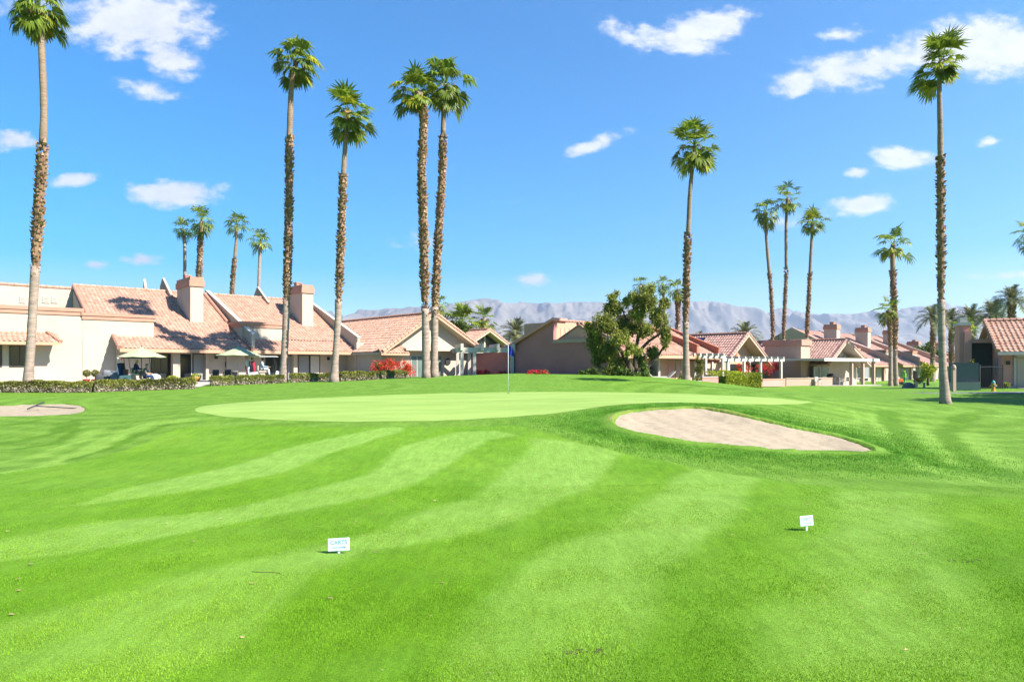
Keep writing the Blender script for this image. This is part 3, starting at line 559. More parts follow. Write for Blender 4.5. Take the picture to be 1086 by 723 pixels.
# big palms
palm(30, 39, (42, 4), 33, [(29, 417), (33, 360), (38, 275), (44, 180), (47, 120), (45, 70), (43, 25)], 'tall leaning fan palm at the far left, its crown cut by the picture top', (283, 156), (6.5, 13.5, 8.5, 13), nf=38, dead=9, seed=3)
palm(300, 49, (314, 62), 28, [(300, 408), (303, 350), (306, 250), (307, 145), (309, 85)], 'tallest fan palm of the two in front of the clipped hedge', (318, 147), (5.5, 11, 7.2, 11), nf=38, dead=2, seed=4)
palm(355, 47, (369, 114), 29, [(354, 412), (358, 345), (362, 250), (364, 190), (367, 140)], 'fan palm with brown hanging fronds, the shorter one in front of the hedge', (320, 187), (5, 11, 7, 11), nf=38, dead=5, seed=5)
palm(452, 48, (440, 93), 26, [(452, 402), (451, 330), (449, 240), (447, 180), (450, 120), (444, 100)], 'palm shaggy right up to its crown, left of the close pair by the gable house', (326, 108), (9, 12, 8, 10), nf=34, dead=3, seed=6)
palm(460.5, 49, (473, 85), 28, [(460.5, 402), (461, 330), (465, 250), (469, 190), (470, 140), (471, 110)], 'fan palm with bare upper trunk, right of a close pair by the gable house', (330, 147), (5, 11, 7.6, 10), nf=36, dead=2, seed=7)
palm(728, 52, (737, 150), 28, [(728, 404), (727, 341), (728, 300), (729, 265), (732, 200), (735, 170)], 'lone fan palm rising in front of the pergola right of the leafy tree', (341, 251), (4.5, 10, 6.5, 10), nf=38, dead=2, seed=8)
palm(816, 78, (812, 222), 16.5, [(815.5, 408), (820, 352), (817, 300), (814, 270), (812, 240)], 'left palm of three slim ones in a row, base curving to the left', (366, 292), (3, 5.5, 4.5, 6.5), nf=30, dead=2, seed=9, seg=11, dens=22)
palm(832, 78, (835, 208), 17, [(832, 408.5), (831, 350), (834, 290), (833.5, 250), (834, 225)], 'middle and tallest palm of three slim ones in a row', (360, 286), (3, 5.5, 4.5, 6.5), nf=32, dead=4, seed=10, seg=11, dens=22)
palm(855, 78, (862, 233), 17, [(855, 408.5), (856, 350), (859, 290), (861, 250)], 'right and shortest palm of three slim ones in a row', (360, 291), (3, 6, 4.5, 6.5), nf=32, dead=3, seed=11, seg=11, dens=22)
palm(950.5, 76, (947, 256), 22, [(950.5, 411), (949, 372), (948, 320), (947, 290), (946.5, 272)], 'medium fan palm with thick shaggy trunk standing close behind a short palm', (372, 289), (4.5, 8, 4.5, 5.5), nf=26, dead=2, seed=12, seg=12)
palm(944.5, 73, (942, 326), 15, [(944.5, 411), (944.5, 370), (943, 335)], 'short sparse fan palm with drooping leaves close to a taller palm', (368, 330), (4, 6.5, 4, 5), nf=24, seed=13, seg=12)
palm(1002, 32, (997, 62), 28, [(1003, 429), (999.5, 385), (998, 318), (997.5, 200), (997, 130), (996, 90)], 'very tall fan palm on the lawn at right with pale bare lower trunk', (318, 167), (4.8, 11, 6.8, 12), nf=38, dead=7, seed=14)
# small palms beyond the left roofs
bg_ = 'fan palms beyond the left houses'
palm(198, 84, (194, 241), 14, [(198, 400), (196, 300), (196, 262)], 'leftmost slim palm behind the left chimney with a bare trunk', None, (3, 4, 3.4, 4), nf=24, seed=21, seg=9, group=bg_)
palm(211, 82, (214, 231), 17, [(211, 400), (211, 295), (213, 250)], 'thick shaggy palm directly above the left chimney', (340, 248), (4, 7.5, 5, 6), nf=30, seed=22, seg=10, group=bg_)
palm(245, 84, (251, 236), 16, [(244, 400), (246, 310), (250, 262), (251, 252)], 'palm with part shaggy trunk between the two chimneys', (330, 275), (3, 6.5, 4, 5), nf=28, seed=23, seg=10, group=bg_)
palm(273, 88, (276, 253), 14.5, [(273, 400), (274, 315), (275.5, 270)], 'thin palm just left of the tallest palm, above the roof ridge', None, (2.8, 4, 3.2, 4), nf=26, seed=24, seg=9, group=bg_)
mid_ = 'palms behind the middle houses'
palm(490, 88, (490, 338), 20, [(490, 400), (490, 350)], 'bushy fan palm left of its neighbour behind the cream gable house', (380, 345), (6, 8, 6, 7), nf=36, seed=25, seg=12, group=mid_)
palm(513, 90, (513, 335), 16, [(513, 400), (513, 350)], 'yellow-green fan palm behind the small brown-roofed gable', (380, 348), (6, 9, 6, 7), nf=32, seed=26, seg=12, group=mid_)
palm(466, 92, (465, 321), 12, [(466, 400), (466, 330)], 'small fan palm peeping out behind the close pair of palms', None, (4, 5, 4, 5), nf=24, seed=27, seg=9, group=mid_)
palm(480, 90, (479, 340), 14, [(480, 400), (480, 350)], 'dark fan palm half hidden behind the cream gable roof', None, (5, 5, 5, 6), nf=28, seed=40, seg=10, group=mid_)
palm(547, 92, (547, 350), 25, [(547, 400), (547, 358)], 'grey-green date palm crown behind the tiled roof and the purple wall', None, (8, 8, 8, 9), 'date', nf=34, seed=28, group=mid_)
palm(679, 84, (679, 301), 11, [(679, 400), (679, 312)], 'small fan palm above the leafy tree', None, (3, 4, 3, 4), nf=24, seed=29, seg=9, group=mid_)
palm(703, 84, (703, 299), 11, [(704, 400), (704, 310)], 'slim palm between the leafy tree and the lone palm', None, (2.5, 4, 2.8, 4), nf=24, seed=30, seg=9, group=mid_)
palm(719, 80, (718, 305), 14, [(719, 400), (719, 320)], 'shaggy trunked palm just left of the lone tall palm', (345, 314), (5, 7.5, 6, 6), nf=26, seed=31, seg=10, group=mid_)
palm(790, 100, (790, 352), 22, [(790, 400), (790, 360)], 'date palm behind the orange gable with the solar roof', None, (7, 7, 7, 8), 'date', nf=34, seed=32, group=mid_)
palm(742, 120, (742, 357), 12, [(742, 400), (742, 363)], 'small date palm left of the solar panel roof', None, (6, 6, 6, 7), 'date', nf=26, seed=33, group=mid_)
palm(826, 110, (824, 361), 12, [(826, 400), (826, 366)], 'small date palm between two slim palms and a pink roof', None, (6, 6, 6, 7), 'date', nf=26, seed=34, group=mid_)
rt_ = 'date palms beyond the right houses'
palm(989, 105, (989, 333), 19, [(989, 402), (989.5, 345)], 'date palm just left of the very tall palm trunk', (380, 340), (5, 6.5, 5, 6), 'date', nf=30, seed=35, group=rt_)
palm(1009, 112, (1008, 336), 19, [(1009, 402), (1009, 348)], 'date palm with shaggy dark trunk right of the very tall palm', (385, 345), (5, 6.5, 5, 6), 'date', nf=30, seed=36, group=rt_)
palm(1031, 112, (1030, 334), 21, [(1031, 402), (1031, 346)], 'date palm behind the white chimney of the garage house', (385, 342), (5, 7, 5, 6), 'date', nf=32, seed=37, group=rt_)
palm(1024, 76, (1024, 347), 14, [(1025, 409), (1024.5, 380), (1024, 358)], 'fan palm with a slim pale trunk left of the garage house', (384, 356), (3.5, 6, 3.5, 4.5), nf=30, seed=38, seg=12, group='fan palms left of the garage house')
palm(1053, 84, (1053, 330), 24, [(1053, 402), (1053, 345)], 'large date palm behind the left end of the garage roof', (380, 342), (7, 9, 7, 8), 'date', nf=36, seed=39, group=rt_)
palm(1073, 76, (1073, 314), 22, [(1073, 402), (1073, 328)], 'date palm with the thick brown trunk above the garage roof', (380, 324), (7, 9.5, 7, 8), 'date', nf=36, seed=41, group=rt_)
palm(1091, 84, (1091, 246), 17, [(1091, 402), (1091, 265)], 'fan palm at the right edge of the picture, almost wholly cut off', None, (4, 5, 4, 5), nf=28, seed=42, seg=10, group='fan palms at the right edge')

# ------------------------------------------------------------ leaves, shrubs, trees
def leaf_cloud(P, s, r, flat=0, up=None):
    n = len(P); a = nrm(r.standard_normal((n, 3))); b_ = nrm(np.cross(a, nrm(r.standard_normal((n, 3))))); s = (s*r.uniform(.6, 1.3, n))[:, None]; a = a*s; b_ = b_*s*.5
    return np.stack([P-a-b_*.2, P-b_, P+a, P+b_], 1)
def clump_tree(name, label, cat, px, Y, clumps, leaf, m, trunkm, limbs, n, r, group=None, extra=None, trunk_name='trunk'):
    """clumps: (px, py, rx, rz, dy) in the photo's pixels at distance Y; limbs: lists of (px, py, r_px)"""
    s = Y/FP; x0 = (px-543)*s; z0 = G(x0, Y); t = thing(name, label, cat, (x0, Y, z0), 0, group); L = lambda a, b_: ((a-543)*s-x0, EYE-(b_-HZ)*s-z0)
    C = []; tot = sum(c[2]*c[3] for c in clumps); Vv = []
    for c in clumps:
        k = int(n*c[2]*c[3]/tot); q = nrm(r.standard_normal((k, 3)))*(r.random(k)**.42)[:, None]; x, z = L(c[0], c[1]); bright = r.uniform(.75, 1.3)
        sub = nrm(r.standard_normal((max(5, k//110), 3)))*(r.random(max(5, k//110))**.45)[:, None]; q = sub[r.integers(0, len(sub), k)]*.74+r.normal(0, .21, (k, 3))*np.array([1, 1, 1.15])
        C.append(np.c_[x+q[:, 0]*c[2]*s, c[4]+q[:, 1]*min(c[2], c[3])*s*.9, z+q[:, 2]*c[3]*s]); Vv.append(bright*r.uniform(.65, 1.4, k))
    P = np.vstack(C); quads_obj('crown' if cat == 'tree' else 'foliage', leaf_cloud(P, leaf, r), m, t, np.concatenate(Vv))
    if limbs:
        b_ = MB()
        for l in limbs:
            pts = [(L(a, c)[0], dy, L(a, c)[1]) for a, c, w, dy in l]; b_.tube(pts, [w*s for a, c, w, dy in l], 8)
        b_.obj(trunk_name, trunkm, t, smooth=True)
    return t, P
r = np.random.default_rng(5)
clump_tree('leafy_tree', 'wide airy olive-green tree with several leaning trunks beside the purple wall', 'tree', 672, 46,
           [(640, 345, 15, 12, -.6), (632, 362, 11, 14, .4), (652, 328, 14, 11, .2), (665, 345, 15, 13, .8), (684, 322, 13, 14, -.4), (668, 318, 10, 9, 0), (700, 338, 12, 14, .5), (703, 356, 8, 14, -.4), (645, 372, 12, 12, -.3), (655, 358, 12, 10, -.9), (682, 350, 12, 10, .1), (660, 385, 9, 9, .6), (636, 380, 8, 10, .2), (690, 307, 9, 9, .2), (651, 315, 7, 7, 0), (625, 345, 6, 8, 0), (705, 322, 7, 7, 0), (650, 392, 12, 9, -.4), (694, 374, 8, 9, .3), (680, 384, 8, 8, .6), (636, 366, 12, 14, .8), (676, 333, 11, 9, -.2), (668, 372, 11, 8, -.8)],
           (.085), 'leaf', 'wood', [[(674, 408, 4.2, 0), (670, 392, 3.4, 0), (660, 375, 2.4, -.2), (648, 358, 1.4, -.5), (640, 344, .7, -.5)], [(676, 408, 4.0, .1), (674, 390, 3.0, .1), (675, 370, 2.3, .3), (679, 350, 1.5, .2), (684, 322, .7, 0)],
                                [(679, 408, 3.2, 0), (685, 390, 2.2, -.1), (697, 378, 1.6, -.2), (704, 366, .8, -.2)], [(676, 375, 2, .2), (688, 362, 1.5, .1), (700, 354, 1.3, .1), (703, 335, .7, .1)], [(669, 395, 3, 0), (650, 385, 1.6, 0), (636, 376, .8, 0)], [(664, 380, 1.6, 0), (668, 350, 1.2, .4), (660, 325, .6, .2)]], 42000, r)
clump_tree('leafy_shrub', 'dark ivy-like shrub round the foot of the leafy tree', 'shrub', 671, 45.2, [(658, 397, 9, 10, 0), (668, 399, 8, 9, -.3), (676, 402, 7, 6, -.2), (685, 394, 5, 11, .4)], .07, 'bush', 'wood', None, 5200, r)
clump_tree('bushy_tree', 'round dense green tree behind the cream gable roof', 'tree', 489, 84, [(480, 358, 13, 12, 0), (495, 355, 12, 10, 0), (489, 345, 10, 8, 0), (500, 366, 10, 10, 0)], .14, 'bush', 'wood', [[(489, 400, 3, 0), (489, 372, 2, 0), (484, 360, 1, 0)]], 5000, r)
clump_tree('round_shrub', 'rounded golden-green shrub by the far right houses', 'shrub', 984, 82, [(984, 394, 8, 9, 0), (979, 398, 5, 6, 0), (989, 390, 5, 5, 0)], .11, 'yhedge', 'wood', [[(984, 409, 1.4, 0), (984, 400, 1, 0)]], 2600, r, trunk_name='stem')
clump_tree('small_shrub', 'small olive shrub behind the black marker post', 'shrub', 974, 80, [(974, 403, 5, 5, 0)], .1, 'hedge', 'wood', None, 900, r)
clump_tree('distant_tree', 'low green tree beyond the right roofs, left of the date palms', 'tree', 981, 130, [(972, 372, 9, 6, 0), (985, 370, 9, 7, 0), (996, 374, 7, 6, 0)], .2, 'bush', 'wood', [[(983, 396, 2, 0), (983, 374, 1.5, 0)]], 2600, r)
# bougainvilleas
def bougain(label, px, Y, clumps, n, m='flower', frac=.55, leafs=.06):
    t, P = clump_tree('bougainvillea', label, 'flowering shrub', px, Y, clumps, leafs, 'bush', 'wood', None, int(n*(1-frac)), r, 'bougainvilleas in bloom')
    s = Y/FP; z0 = t.location.z; x0 = t.location.x; C = []
    for c in clumps:
        k = int(n*frac*c[2]*c[3]/sum(q[2]*q[3] for q in clumps)); q = nrm(r.standard_normal((k, 3)))*r.uniform(.8, 1.08, k)[:, None]; sub = nrm(r.standard_normal((max(14, k//16), 3))); sub[:, 1] = -np.abs(sub[:, 1]); q = sub[r.integers(0, len(sub), k)]*.80+.30*q
        C.append(np.c_[(c[0]-543)*s-x0+q[:, 0]*c[2]*s, c[4]+q[:, 1]*min(c[2], c[3])*s, EYE-(c[1]-HZ)*s-z0+q[:, 2]*c[3]*s])
    P = np.vstack(C); quads_obj('flowers', leaf_cloud(P, leafs*.95, r), m, t, r.uniform(.6, 1.4, len(P))); return t
bougain('big orange-red bougainvillea against the cream gable house', 416, 58.5, [(401, 389, 9, 8, 0), (413, 388, 11, 8, 0), (427, 389, 9, 8, .2), (435, 393, 6, 8, .2), (407, 396, 8, 6, 0), (422, 397, 8, 5, 0)], 7000)
bougain('low crimson bougainvillea left of the pergola post', 511, 62, [(507, 396, 6, 4.5, 0), (515, 396, 6, 4.5, 0)], 1500, 'magenta', .4)
bougain('low crimson bougainvillea between the pergola post and the blue flag', 533, 62, [(530, 397, 4, 4, 0), (537, 396, 4.5, 4, 0)], 1100, 'magenta', .4)
bougain('dark low crimson bougainvillea against the purple wall', 570, 55.5, [(563, 396, 5, 4, 0), (571, 395.5, 6, 4, 0), (578, 396, 5, 4.5, 0)], 1600, 'magenta', .25)
bougain('orange-red bougainvillea under the right pergola', 789, 66, [(785, 391, 5, 7, 0), (792, 390, 5, 7, 0)], 1500, 'flower', .55)
bougain('crimson bougainvillea at the right end of the pergola', 817, 70, [(806, 391, 6, 7, 0), (815, 392, 8, 8, 0), (824, 388, 6, 6, 0)], 2400, 'magenta', .45)
clump_tree('round_shrub', 'small dark green shrub on its own before the purple wall', 'shrub', 626, 51.5, [(620, 395, 6, 5, 0), (628, 394, 6, 5.5, 0), (634, 396, 5, 4.5, 0)], .075, 'bush', 'wood', None, 2200, r)
clump_tree('climbing_shrub', 'pale green climbing shrub on the pergola post', 'shrub', 741, 57, [(741, 383, 6, 6, 0), (743, 392, 7, 8, 0), (742, 402, 6, 6, 0)], .06, 'hedge', 'wood', None, 2200, r)
clump_tree('low_plant', 'low pale plant at the foot of the pergola left of the climbing shrub', 'plant', 722, 55, [(722, 402, 4, 4, 0)], .06, 'hedge', 'wood', None, 400, r)
# clipped hedges
def hedge(label, a, b_, h, w, n, m='hedge', twigs=True, sz=.055):
    """a, b: (px, Y) ends; box hedge h high, w thick"""
    A = np.array(at(*a)); B = np.array(at(*b_)); L = np.linalg.norm(B-A); rz = math.atan2(B[1]-A[1], B[0]-A[0]); z0 = min(G(*A), G(*B))
    t = thing('clipped_hedge', label, 'hedge', (A[0], A[1], z0), rz, 'clipped hedges edging the lawn'); dz = G(*B)-G(*A)
    def pts(k, zlo, zhi):
        u = r.random((k, 3)); f = r.random(k); P = np.c_[u[:, 0]*L, (u[:, 1]-.5)*w, zlo+(zhi-zlo)*u[:, 2]]; P[f < .45, 1] = -w/2; tp = (f > .45) & (f < .8); P[tp, 2] = zhi
        P += r.normal(0, .028, P.shape); P[:, 2] += .04*np.sin(P[:, 0]*1.9)*(P[:, 2] > h*.6)+.03*np.sin(P[:, 0]*5.3); x = P[:, 0]; P[:, 2] += (x/L)*dz-(dz if dz < 0 else 0); return P
    P = pts(int(n*.62), h*.45, h); quads_obj('foliage', leaf_cloud(P, sz, r), m, t, r.uniform(.6, 1.4, len(P))*(1+.3*np.sin(P[:, 0]*1.3)))
    if twigs:
        P = pts(int(n*.5), 0, h*.7); P = P[np.sin(P[:, 0]*2.3+1)+np.sin(P[:, 0]*5.1)+r.normal(0, .8, len(P)) > -1.2]; quads_obj('bare_twigs', leaf_cloud(P, sz*.9, r), 'twig', t, r.uniform(.4, 1.3, len(P)))
    else:
        P = pts(int(n*.45), 0, h*.55); quads_obj('lower_foliage', leaf_cloud(P, sz, r), m, t, r.uniform(.6, 1.3, len(P)))
    b2 = MB().box(.05, L-.05, -w/2+.09, w/2-.09, .02, h*.86); b2.obj('branches', 'bush' if not twigs else 'wood', t); return t
hedge('long clipped hedge with bare brown patches at the left edge, behind the leaning palm', (-45, 38.3), (100, 39.8), 0.58, .8, 15000)
hedge('clipped hedge below the first green umbrella', (101, 39.8), (207, 42.3), 0.61, .8, 12500)
hedge('short clipped hedge section just right of the path', (223, 45.3), (247, 46.1), 0.55, .8, 3400)
hedge('clipped hedge below the white-roofed golf cart', (251, 46.2), (301, 47.4), 0.55, .8, 6500)
hedge('clipped hedge between the two palms below the patio doors', (307, 47.6), (351, 48.8), 0.56, .8, 5500)
hedge('clipped hedge right of the palm, below the lit white panel', (360, 48.3), (400, 49.6), 0.58, .8, 5000)
hedge('pale twiggy hedge end below the big bougainvillea', (403, 50.8), (430, 51.8), 0.53, .8, 3600)
hedge('bright yellow-green clipped hedge below the right pergola', (765, 54), (804, 56), 1.25, .9, 7000, 'yhedge', False)
hedge('smaller bright green hedge behind the white pergola post', (750, 58), (763, 58.6), 1.2, .8, 2200, 'yhedge', False)

# ------------------------------------------------------------ houses
class Fr:
    def __init__(s, px, Y, a, zb, X=None):
        s.X = (px-543)/FP*Y if X is None else X; s.Y = Y; s.a = R(a); s.zb = zb; s.c = math.cos(s.a); s.n = math.sin(s.a)
    def y(s, px, yl): k = (px-543)/FP; return (k*(s.Y+s.c*yl)-s.X+s.n*yl)/(s.c-k*s.n)
    def x(s, px, xl): k = (px-543)/FP; return (s.X+s.c*xl-k*(s.Y+s.n*xl))/(s.n+k*s.c)
    def z(s, py, xl, yl): return EYE-(py-HZ)/FP*(s.Y+s.n*xl+s.c*yl)-s.zb
    def xz(s, px, py, yl): x = s.y(px, yl); return x, s.z(py, x, yl)
    def w(s, xl, yl, z=0): return (s.X+s.c*xl-s.n*yl, s.Y+s.n*xl+s.c*yl, s.zb+z)
def tile_roof(name, O, U, S, L, Wd, m, parent, period=.30, course=.44, seed=0):
    """barrel tiles: O eave corner, U unit along eave, S unit up the slope"""
    O, U, S = np.array(O, float), np.array(U, float), np.array(S, float); U = U/np.linalg.norm(U); S = S/np.linalg.norm(S); N = np.cross(U, S); N = N if N[2] > 0 else -N
    nt_ = max(1, round(L/period)); p = L/nt_; nc = max(1, round(Wd/course)); q = Wd/nc; rr = np.random.default_rng(seed)
    prof_u = np.array([0, .14, .32, .5, .64, .8]); prof_h = np.array([0, .035, .055, .035, 0, -.012])
    us = np.r_[(np.arange(nt_)[:, None]+prof_u[None]).ravel()*p, L]; hs_ = np.r_[np.tile(prof_h, nt_), 0]
    ws = np.stack([np.arange(nc)*q, np.arange(nc)*q+q*.98], 1).ravel(); hw = np.tile([.04, .0], nc)
    jit = rr.normal(0, .006, (nc, nt_)); J = np.repeat(np.repeat(jit, 2, 0), 6, 1); J = np.c_[J, J[:, -1:]]
    H_ = hs_[None, :]+hw[:, None]+J; V_ = O+us[None, :, None]*U+ws[:, None, None]*S+H_[:, :, None]*N
    a, b_, c, d = V_[:-1, :-1], V_[:-1, 1:], V_[1:, 1:], V_[1:, :-1]; Q = np.stack([a, b_, c, d], 2).reshape(-1, 4, 3)
    tv = np.exp(rr.normal(0, .07, (nc, nt_))); tv2 = np.repeat(np.repeat(tv, 2, 0), 6, 1)[:-1]
    o = quads_obj(name, Q, m, parent, tv2.reshape(-1)); return o
def rake(name, A, B, m, parent, rad=.13, step=.42):
    """a run of cap tiles from A to B"""
    A, B = Vector(A), Vector(B); L = (B-A).length; n = max(1, int(L/step)); b_ = MB(); d = (B-A)/n
    for i in range(n): p = A+d*i; b_.tube([p-d*.06, p+d*.98], [rad*1.18, rad*.9], 9)
    return b_.obj(name, m, parent, smooth=False)
def opening(t, x0, x1, z0, z1, y, kind='window', panes=2, glass='glass', frame='dark', depth=.06):
    """framed glazing on a wall whose face is at local y, looking towards -y"""
    fr = MB(); w = .06
    fr.box(x0-w, x0, y-depth, y+.02, z0, z1); fr.box(x1, x1+w, y-depth, y+.02, z0, z1); fr.box(x0-w, x1+w, y-depth-.004, y+.02, z1, z1+w); fr.box(x0-w, x1+w, y-depth-.004, y+.02, z0-w, z0)
    for i in range(1, panes): c = x0+(x1-x0)*i/panes; fr.box(c-.03, c+.03, y-depth+.006, y+.02, z0, z1)
    o = fr.obj('window' if kind == 'window' else 'sliding_door', frame, t); MB().box(x0, x1, y-.03, y+.01, z0, z1).obj('pane', glass, o); return o
def lampbox(t, x, y, z): 
    o = MB().box(x-.11, x+.11, y-.14, y, z, z+.26).obj('wall_lamp', 'dark', t); return o
def house(name, label, F, cat='house', group=None): return thing(name, label, cat, (F.X, F.Y, F.zb), F.a, group)
def condo(F, label, xL=-5.2, xR=5.2, slope=.49, D=11.2, zE=2.45, box=(-5.3, -2.0), boxfull=None, wall='cream', roofm='tile', chim=(1.5, 2.75, 5.3, 8.8), party=1.0, low=None, wy=1.7, group='stepped condos with clay tile roofs', band='terra', leftwall=False, seed=0, boxtop=4.95, chimtop=8.5, partymat=None, pier=False):
    t = house('tiled_condo', label, F, group=group); zr = lambda y: zE+slope*y; sl = math.hypot(1, slope); low = xL if low is None else low; pm = partymat or wall
    # body under the roof
    bw = MB().prism_x([(wy, -.6), (wy, zr(wy)-.18), (D, zr(D)-.18), (D+6, zr(D)-3.1), (D+6, -.6)], low+.15 if low > xL else xL+.05, xR-.3)
    if low > xL: bw.prism_x([(5.3, -.6), (5.3, zr(5.3)-.18), (D, zr(D)-.18), (D+6, zr(D)-3.1), (D+6, -.6)], xL+.05, low+.15)
    bw.obj('wall', wall, t)
    up = (0, 1/sl, slope/sl)
    rf = tile_roof('roof', (xL, 2.0, zr(2.0)), (1, 0, 0), up, xR-xL-.25, (D-2.0)*sl, roofm, t, seed=seed)
    tile_roof('lower_roof', (low, 0, zE), (1, 0, 0), up, xR-low, 2.0*sl, roofm, t, seed=seed+1)
    MB().prism_x([(0, zE), (0, zE-.06), (2, zr(2)-.12), (D, zr(D)-.12), (D+6, zr(D)-3), (D+6, zr(D)-2.9), (D, zr(D)-.03), (2, zr(2)-.04)], xL+.02, xR-.27).obj('roof_deck', 'fascia', rf) if low <= xL else \
        (MB().prism_x([(2, zr(2)-.04), (2, zr(2)-.12), (D, zr(D)-.12), (D+6, zr(D)-3), (D+6, zr(D)-2.9), (D, zr(D)-.03)], xL+.02, xR-.27).prism_x([(0, zE), (0, zE-.06), (1.99, zr(2)-.12), (1.99, zr(2)-.04)], low, xR).obj('roof_deck', 'fascia', rf))
    MB().box(low, xR+.0, -.02, .06, zE-.26, zE-.0).obj('eave_board', 'fascia', t)
    rake('ridge_cap', (xL, D, zr(D)+.05), (xR-.3, D, zr(D)+.05), roofm, rf); rake('rake_tiles', (xL+.02, box[2] if len(box) > 2 else 5.2, zr(5.2)+.06), (xL+.02, D, zr(D)+.05), 'terra', rf, .15)
    if low > xL: rake('rake_tiles', (low, .0, zE+.06), (low, 2.0, zr(2.0)+.06), 'terra', rf, .17)
    # party wall at the right with a pale coping
    if party:
        prof = [(.15, zE-.5), (.15, zr(.15)+party+.25), (D+.2, zr(D)+party*.35), (D+4, zr(D)-1.2), (D+4, zE)]
        pw = MB().prism_x(prof, xR-.26, xR).obj('party_wall', pm, t)
        MB().prism_x([(.11, zr(.15)+party+.25), (.11, zr(.15)+party+.33), (D+.2, zr(D)+party*.35+.08), (D+4, zr(D)-1.12), (D+4, zr(D)-1.2), (D+.2, zr(D)+party*.35)], xR-.3, xR+.04).obj('coping', 'white' if wall in ('cream', 'greystucco') else pm, pw)
        if pier: MB().box(xR-.5, xR+.55, -.1, .35, -.6, zE+.9).obj('end_pier', wall, t)
    if leftwall:
        prof = [(2.0, -.6), (2.0, zr(2.0)+.35), (D, zr(D)+.5), (D+6.5, zr(D)-2.6), (D+6.5, -.6)]
        MB().prism_x(prof, xL-.3, xL-.0).obj('side_wall', pm, t)
    # parapeted front box
    b0, b1 = box[0], box[1]
    bx = MB().box(b0, b1, 2-.03, 5.4, zE-.4 if boxfull is None else -.6, boxtop-.5)
    if boxfull: bx.box(b0-.01, boxfull, 1.955, 2.2, 0, zE+.6)
    bxo = bx.obj('front_wall', wall, t); MB().box(b0-.07, b1+.07, 1.9, 5.47, boxtop-.5, boxtop-.22).box(b0-.13, b1+.13, 1.84, 5.53, boxtop-.22, boxtop).obj('parapet_band', band, bxo)
    if chim:
        x0, x1, y0, y1 = chim; ch = MB().box(x0, x1, y0, y1, zr(y0)-.6, chimtop-.8).obj('chimney', wall, t)
        MB().box(x0-.1, x1+.1, y0-.1, y1+.1, chimtop-.8, chimtop-.3).box(x0-.03, x1+.03, y0-.03, y1+.03, chimtop-.3, chimtop).obj('chimney_cap', band, ch)
        MB().box(x0+.3, x1-.3, y1-1.4, y1-.8, chimtop, chimtop+.32).box(x0+.24, x1-.24, y1-1.46, y1-.74, chimtop+.32, chimtop+.4).obj('flue', band, ch)
    return t
# --- left condo
A = Fr(215, 54, 42, 1.04)
tA = condo(A, 'large cream condo at left with the first green umbrella on its patio', xL=-6.9, xR=4.2, box=(A.y(88, 2), A.y(163, 2)), low=A.y(126, .3), boxfull=A.y(125, 2), boxtop=5.1, chim=(.55, 1.6, 4.9, 8.6), chimtop=8.75, seed=1)
xa = lambda px, y=1.7: A.y(px, y)
xl = xa(-60, 2); x88 = xa(88, 2)
o = MB().box(xl, x88, 2.0, 5.2, 0, 4.85).obj('courtyard_wall', 'cream', tA); MB().box(xl, x88-.02, 1.93, 5.3, 4.85, 5.12).box(xl, x88+.05, 1.87, 5.36, 5.12, 5.38).obj('parapet_band', 'terra', o)
o = MB().box(xa(-60, 11), -7.0, 10.9, 12, 3, 7.55).obj('upper_wall', 'cream', tA); rake('ridge_cap', (xa(-60, 11), 11.0, 7.68), (-7.0, 11.0, 7.68), 'tile', o)
MB().box(-7.05, -6.85, 5, 11.2, 3, 5.2).prism_x([(5.0, 4.6), (11.2, 7.65), (11.2, 4.6)], -6.99, -6.8).obj('gable_wall', 'cream', tA)
for p0, p1 in ((21, 27), (45, 52.5), (54.5, 61)):
    x0, z1 = A.xz(p0, 314, 10.9); x1, z0 = A.xz(p1, 321.5, 10.9); v = MB().box(x0, x1, 10.84, 10.92, z0, z1).obj('roof_vent', 'white', tA)
    s = MB(); [s.box(x0+.05, x1-.05, 10.82, 10.86, z0+.1+i*(z1-z0-.1)/4, z0+.15+i*(z1-z0-.1)/4) for i in range(4)]; s.obj('louvre', 'greystucco', v)
# awning over the left window
x0 = xa(-60, 1.2); x1 = xa(64, .6); aw = tile_roof('awning_roof', (x0, .5, 2.82), (1, 0, 0), (0, 1.5, .72), x1-x0, 1.66, 'tile', tA, seed=7); MB().box(x0, x1, .47, .55, 2.62, 2.84).prism_x([(.55, 2.6), (.55, 2.8), (1.97, 3.45), (1.97, 2.6)], x0, x1-.7).obj('awning_board', 'fascia', aw); rake('rake_tiles', (x1, .5, 2.88), (x1-.6, 1.95, 3.6), 'terra', aw, .13)
x0, z1 = A.xz(11, 366, 2); x1, z0 = A.xz(30.5, 388, 2); opening(tA, x0, x1, z0, z1, 2.0, panes=2); x0, z1 = A.xz(-20, 366, 2); x1, z0 = A.xz(1, 388, 2); opening(tA, x0, x1, z0, z1, 2.0, panes=1)
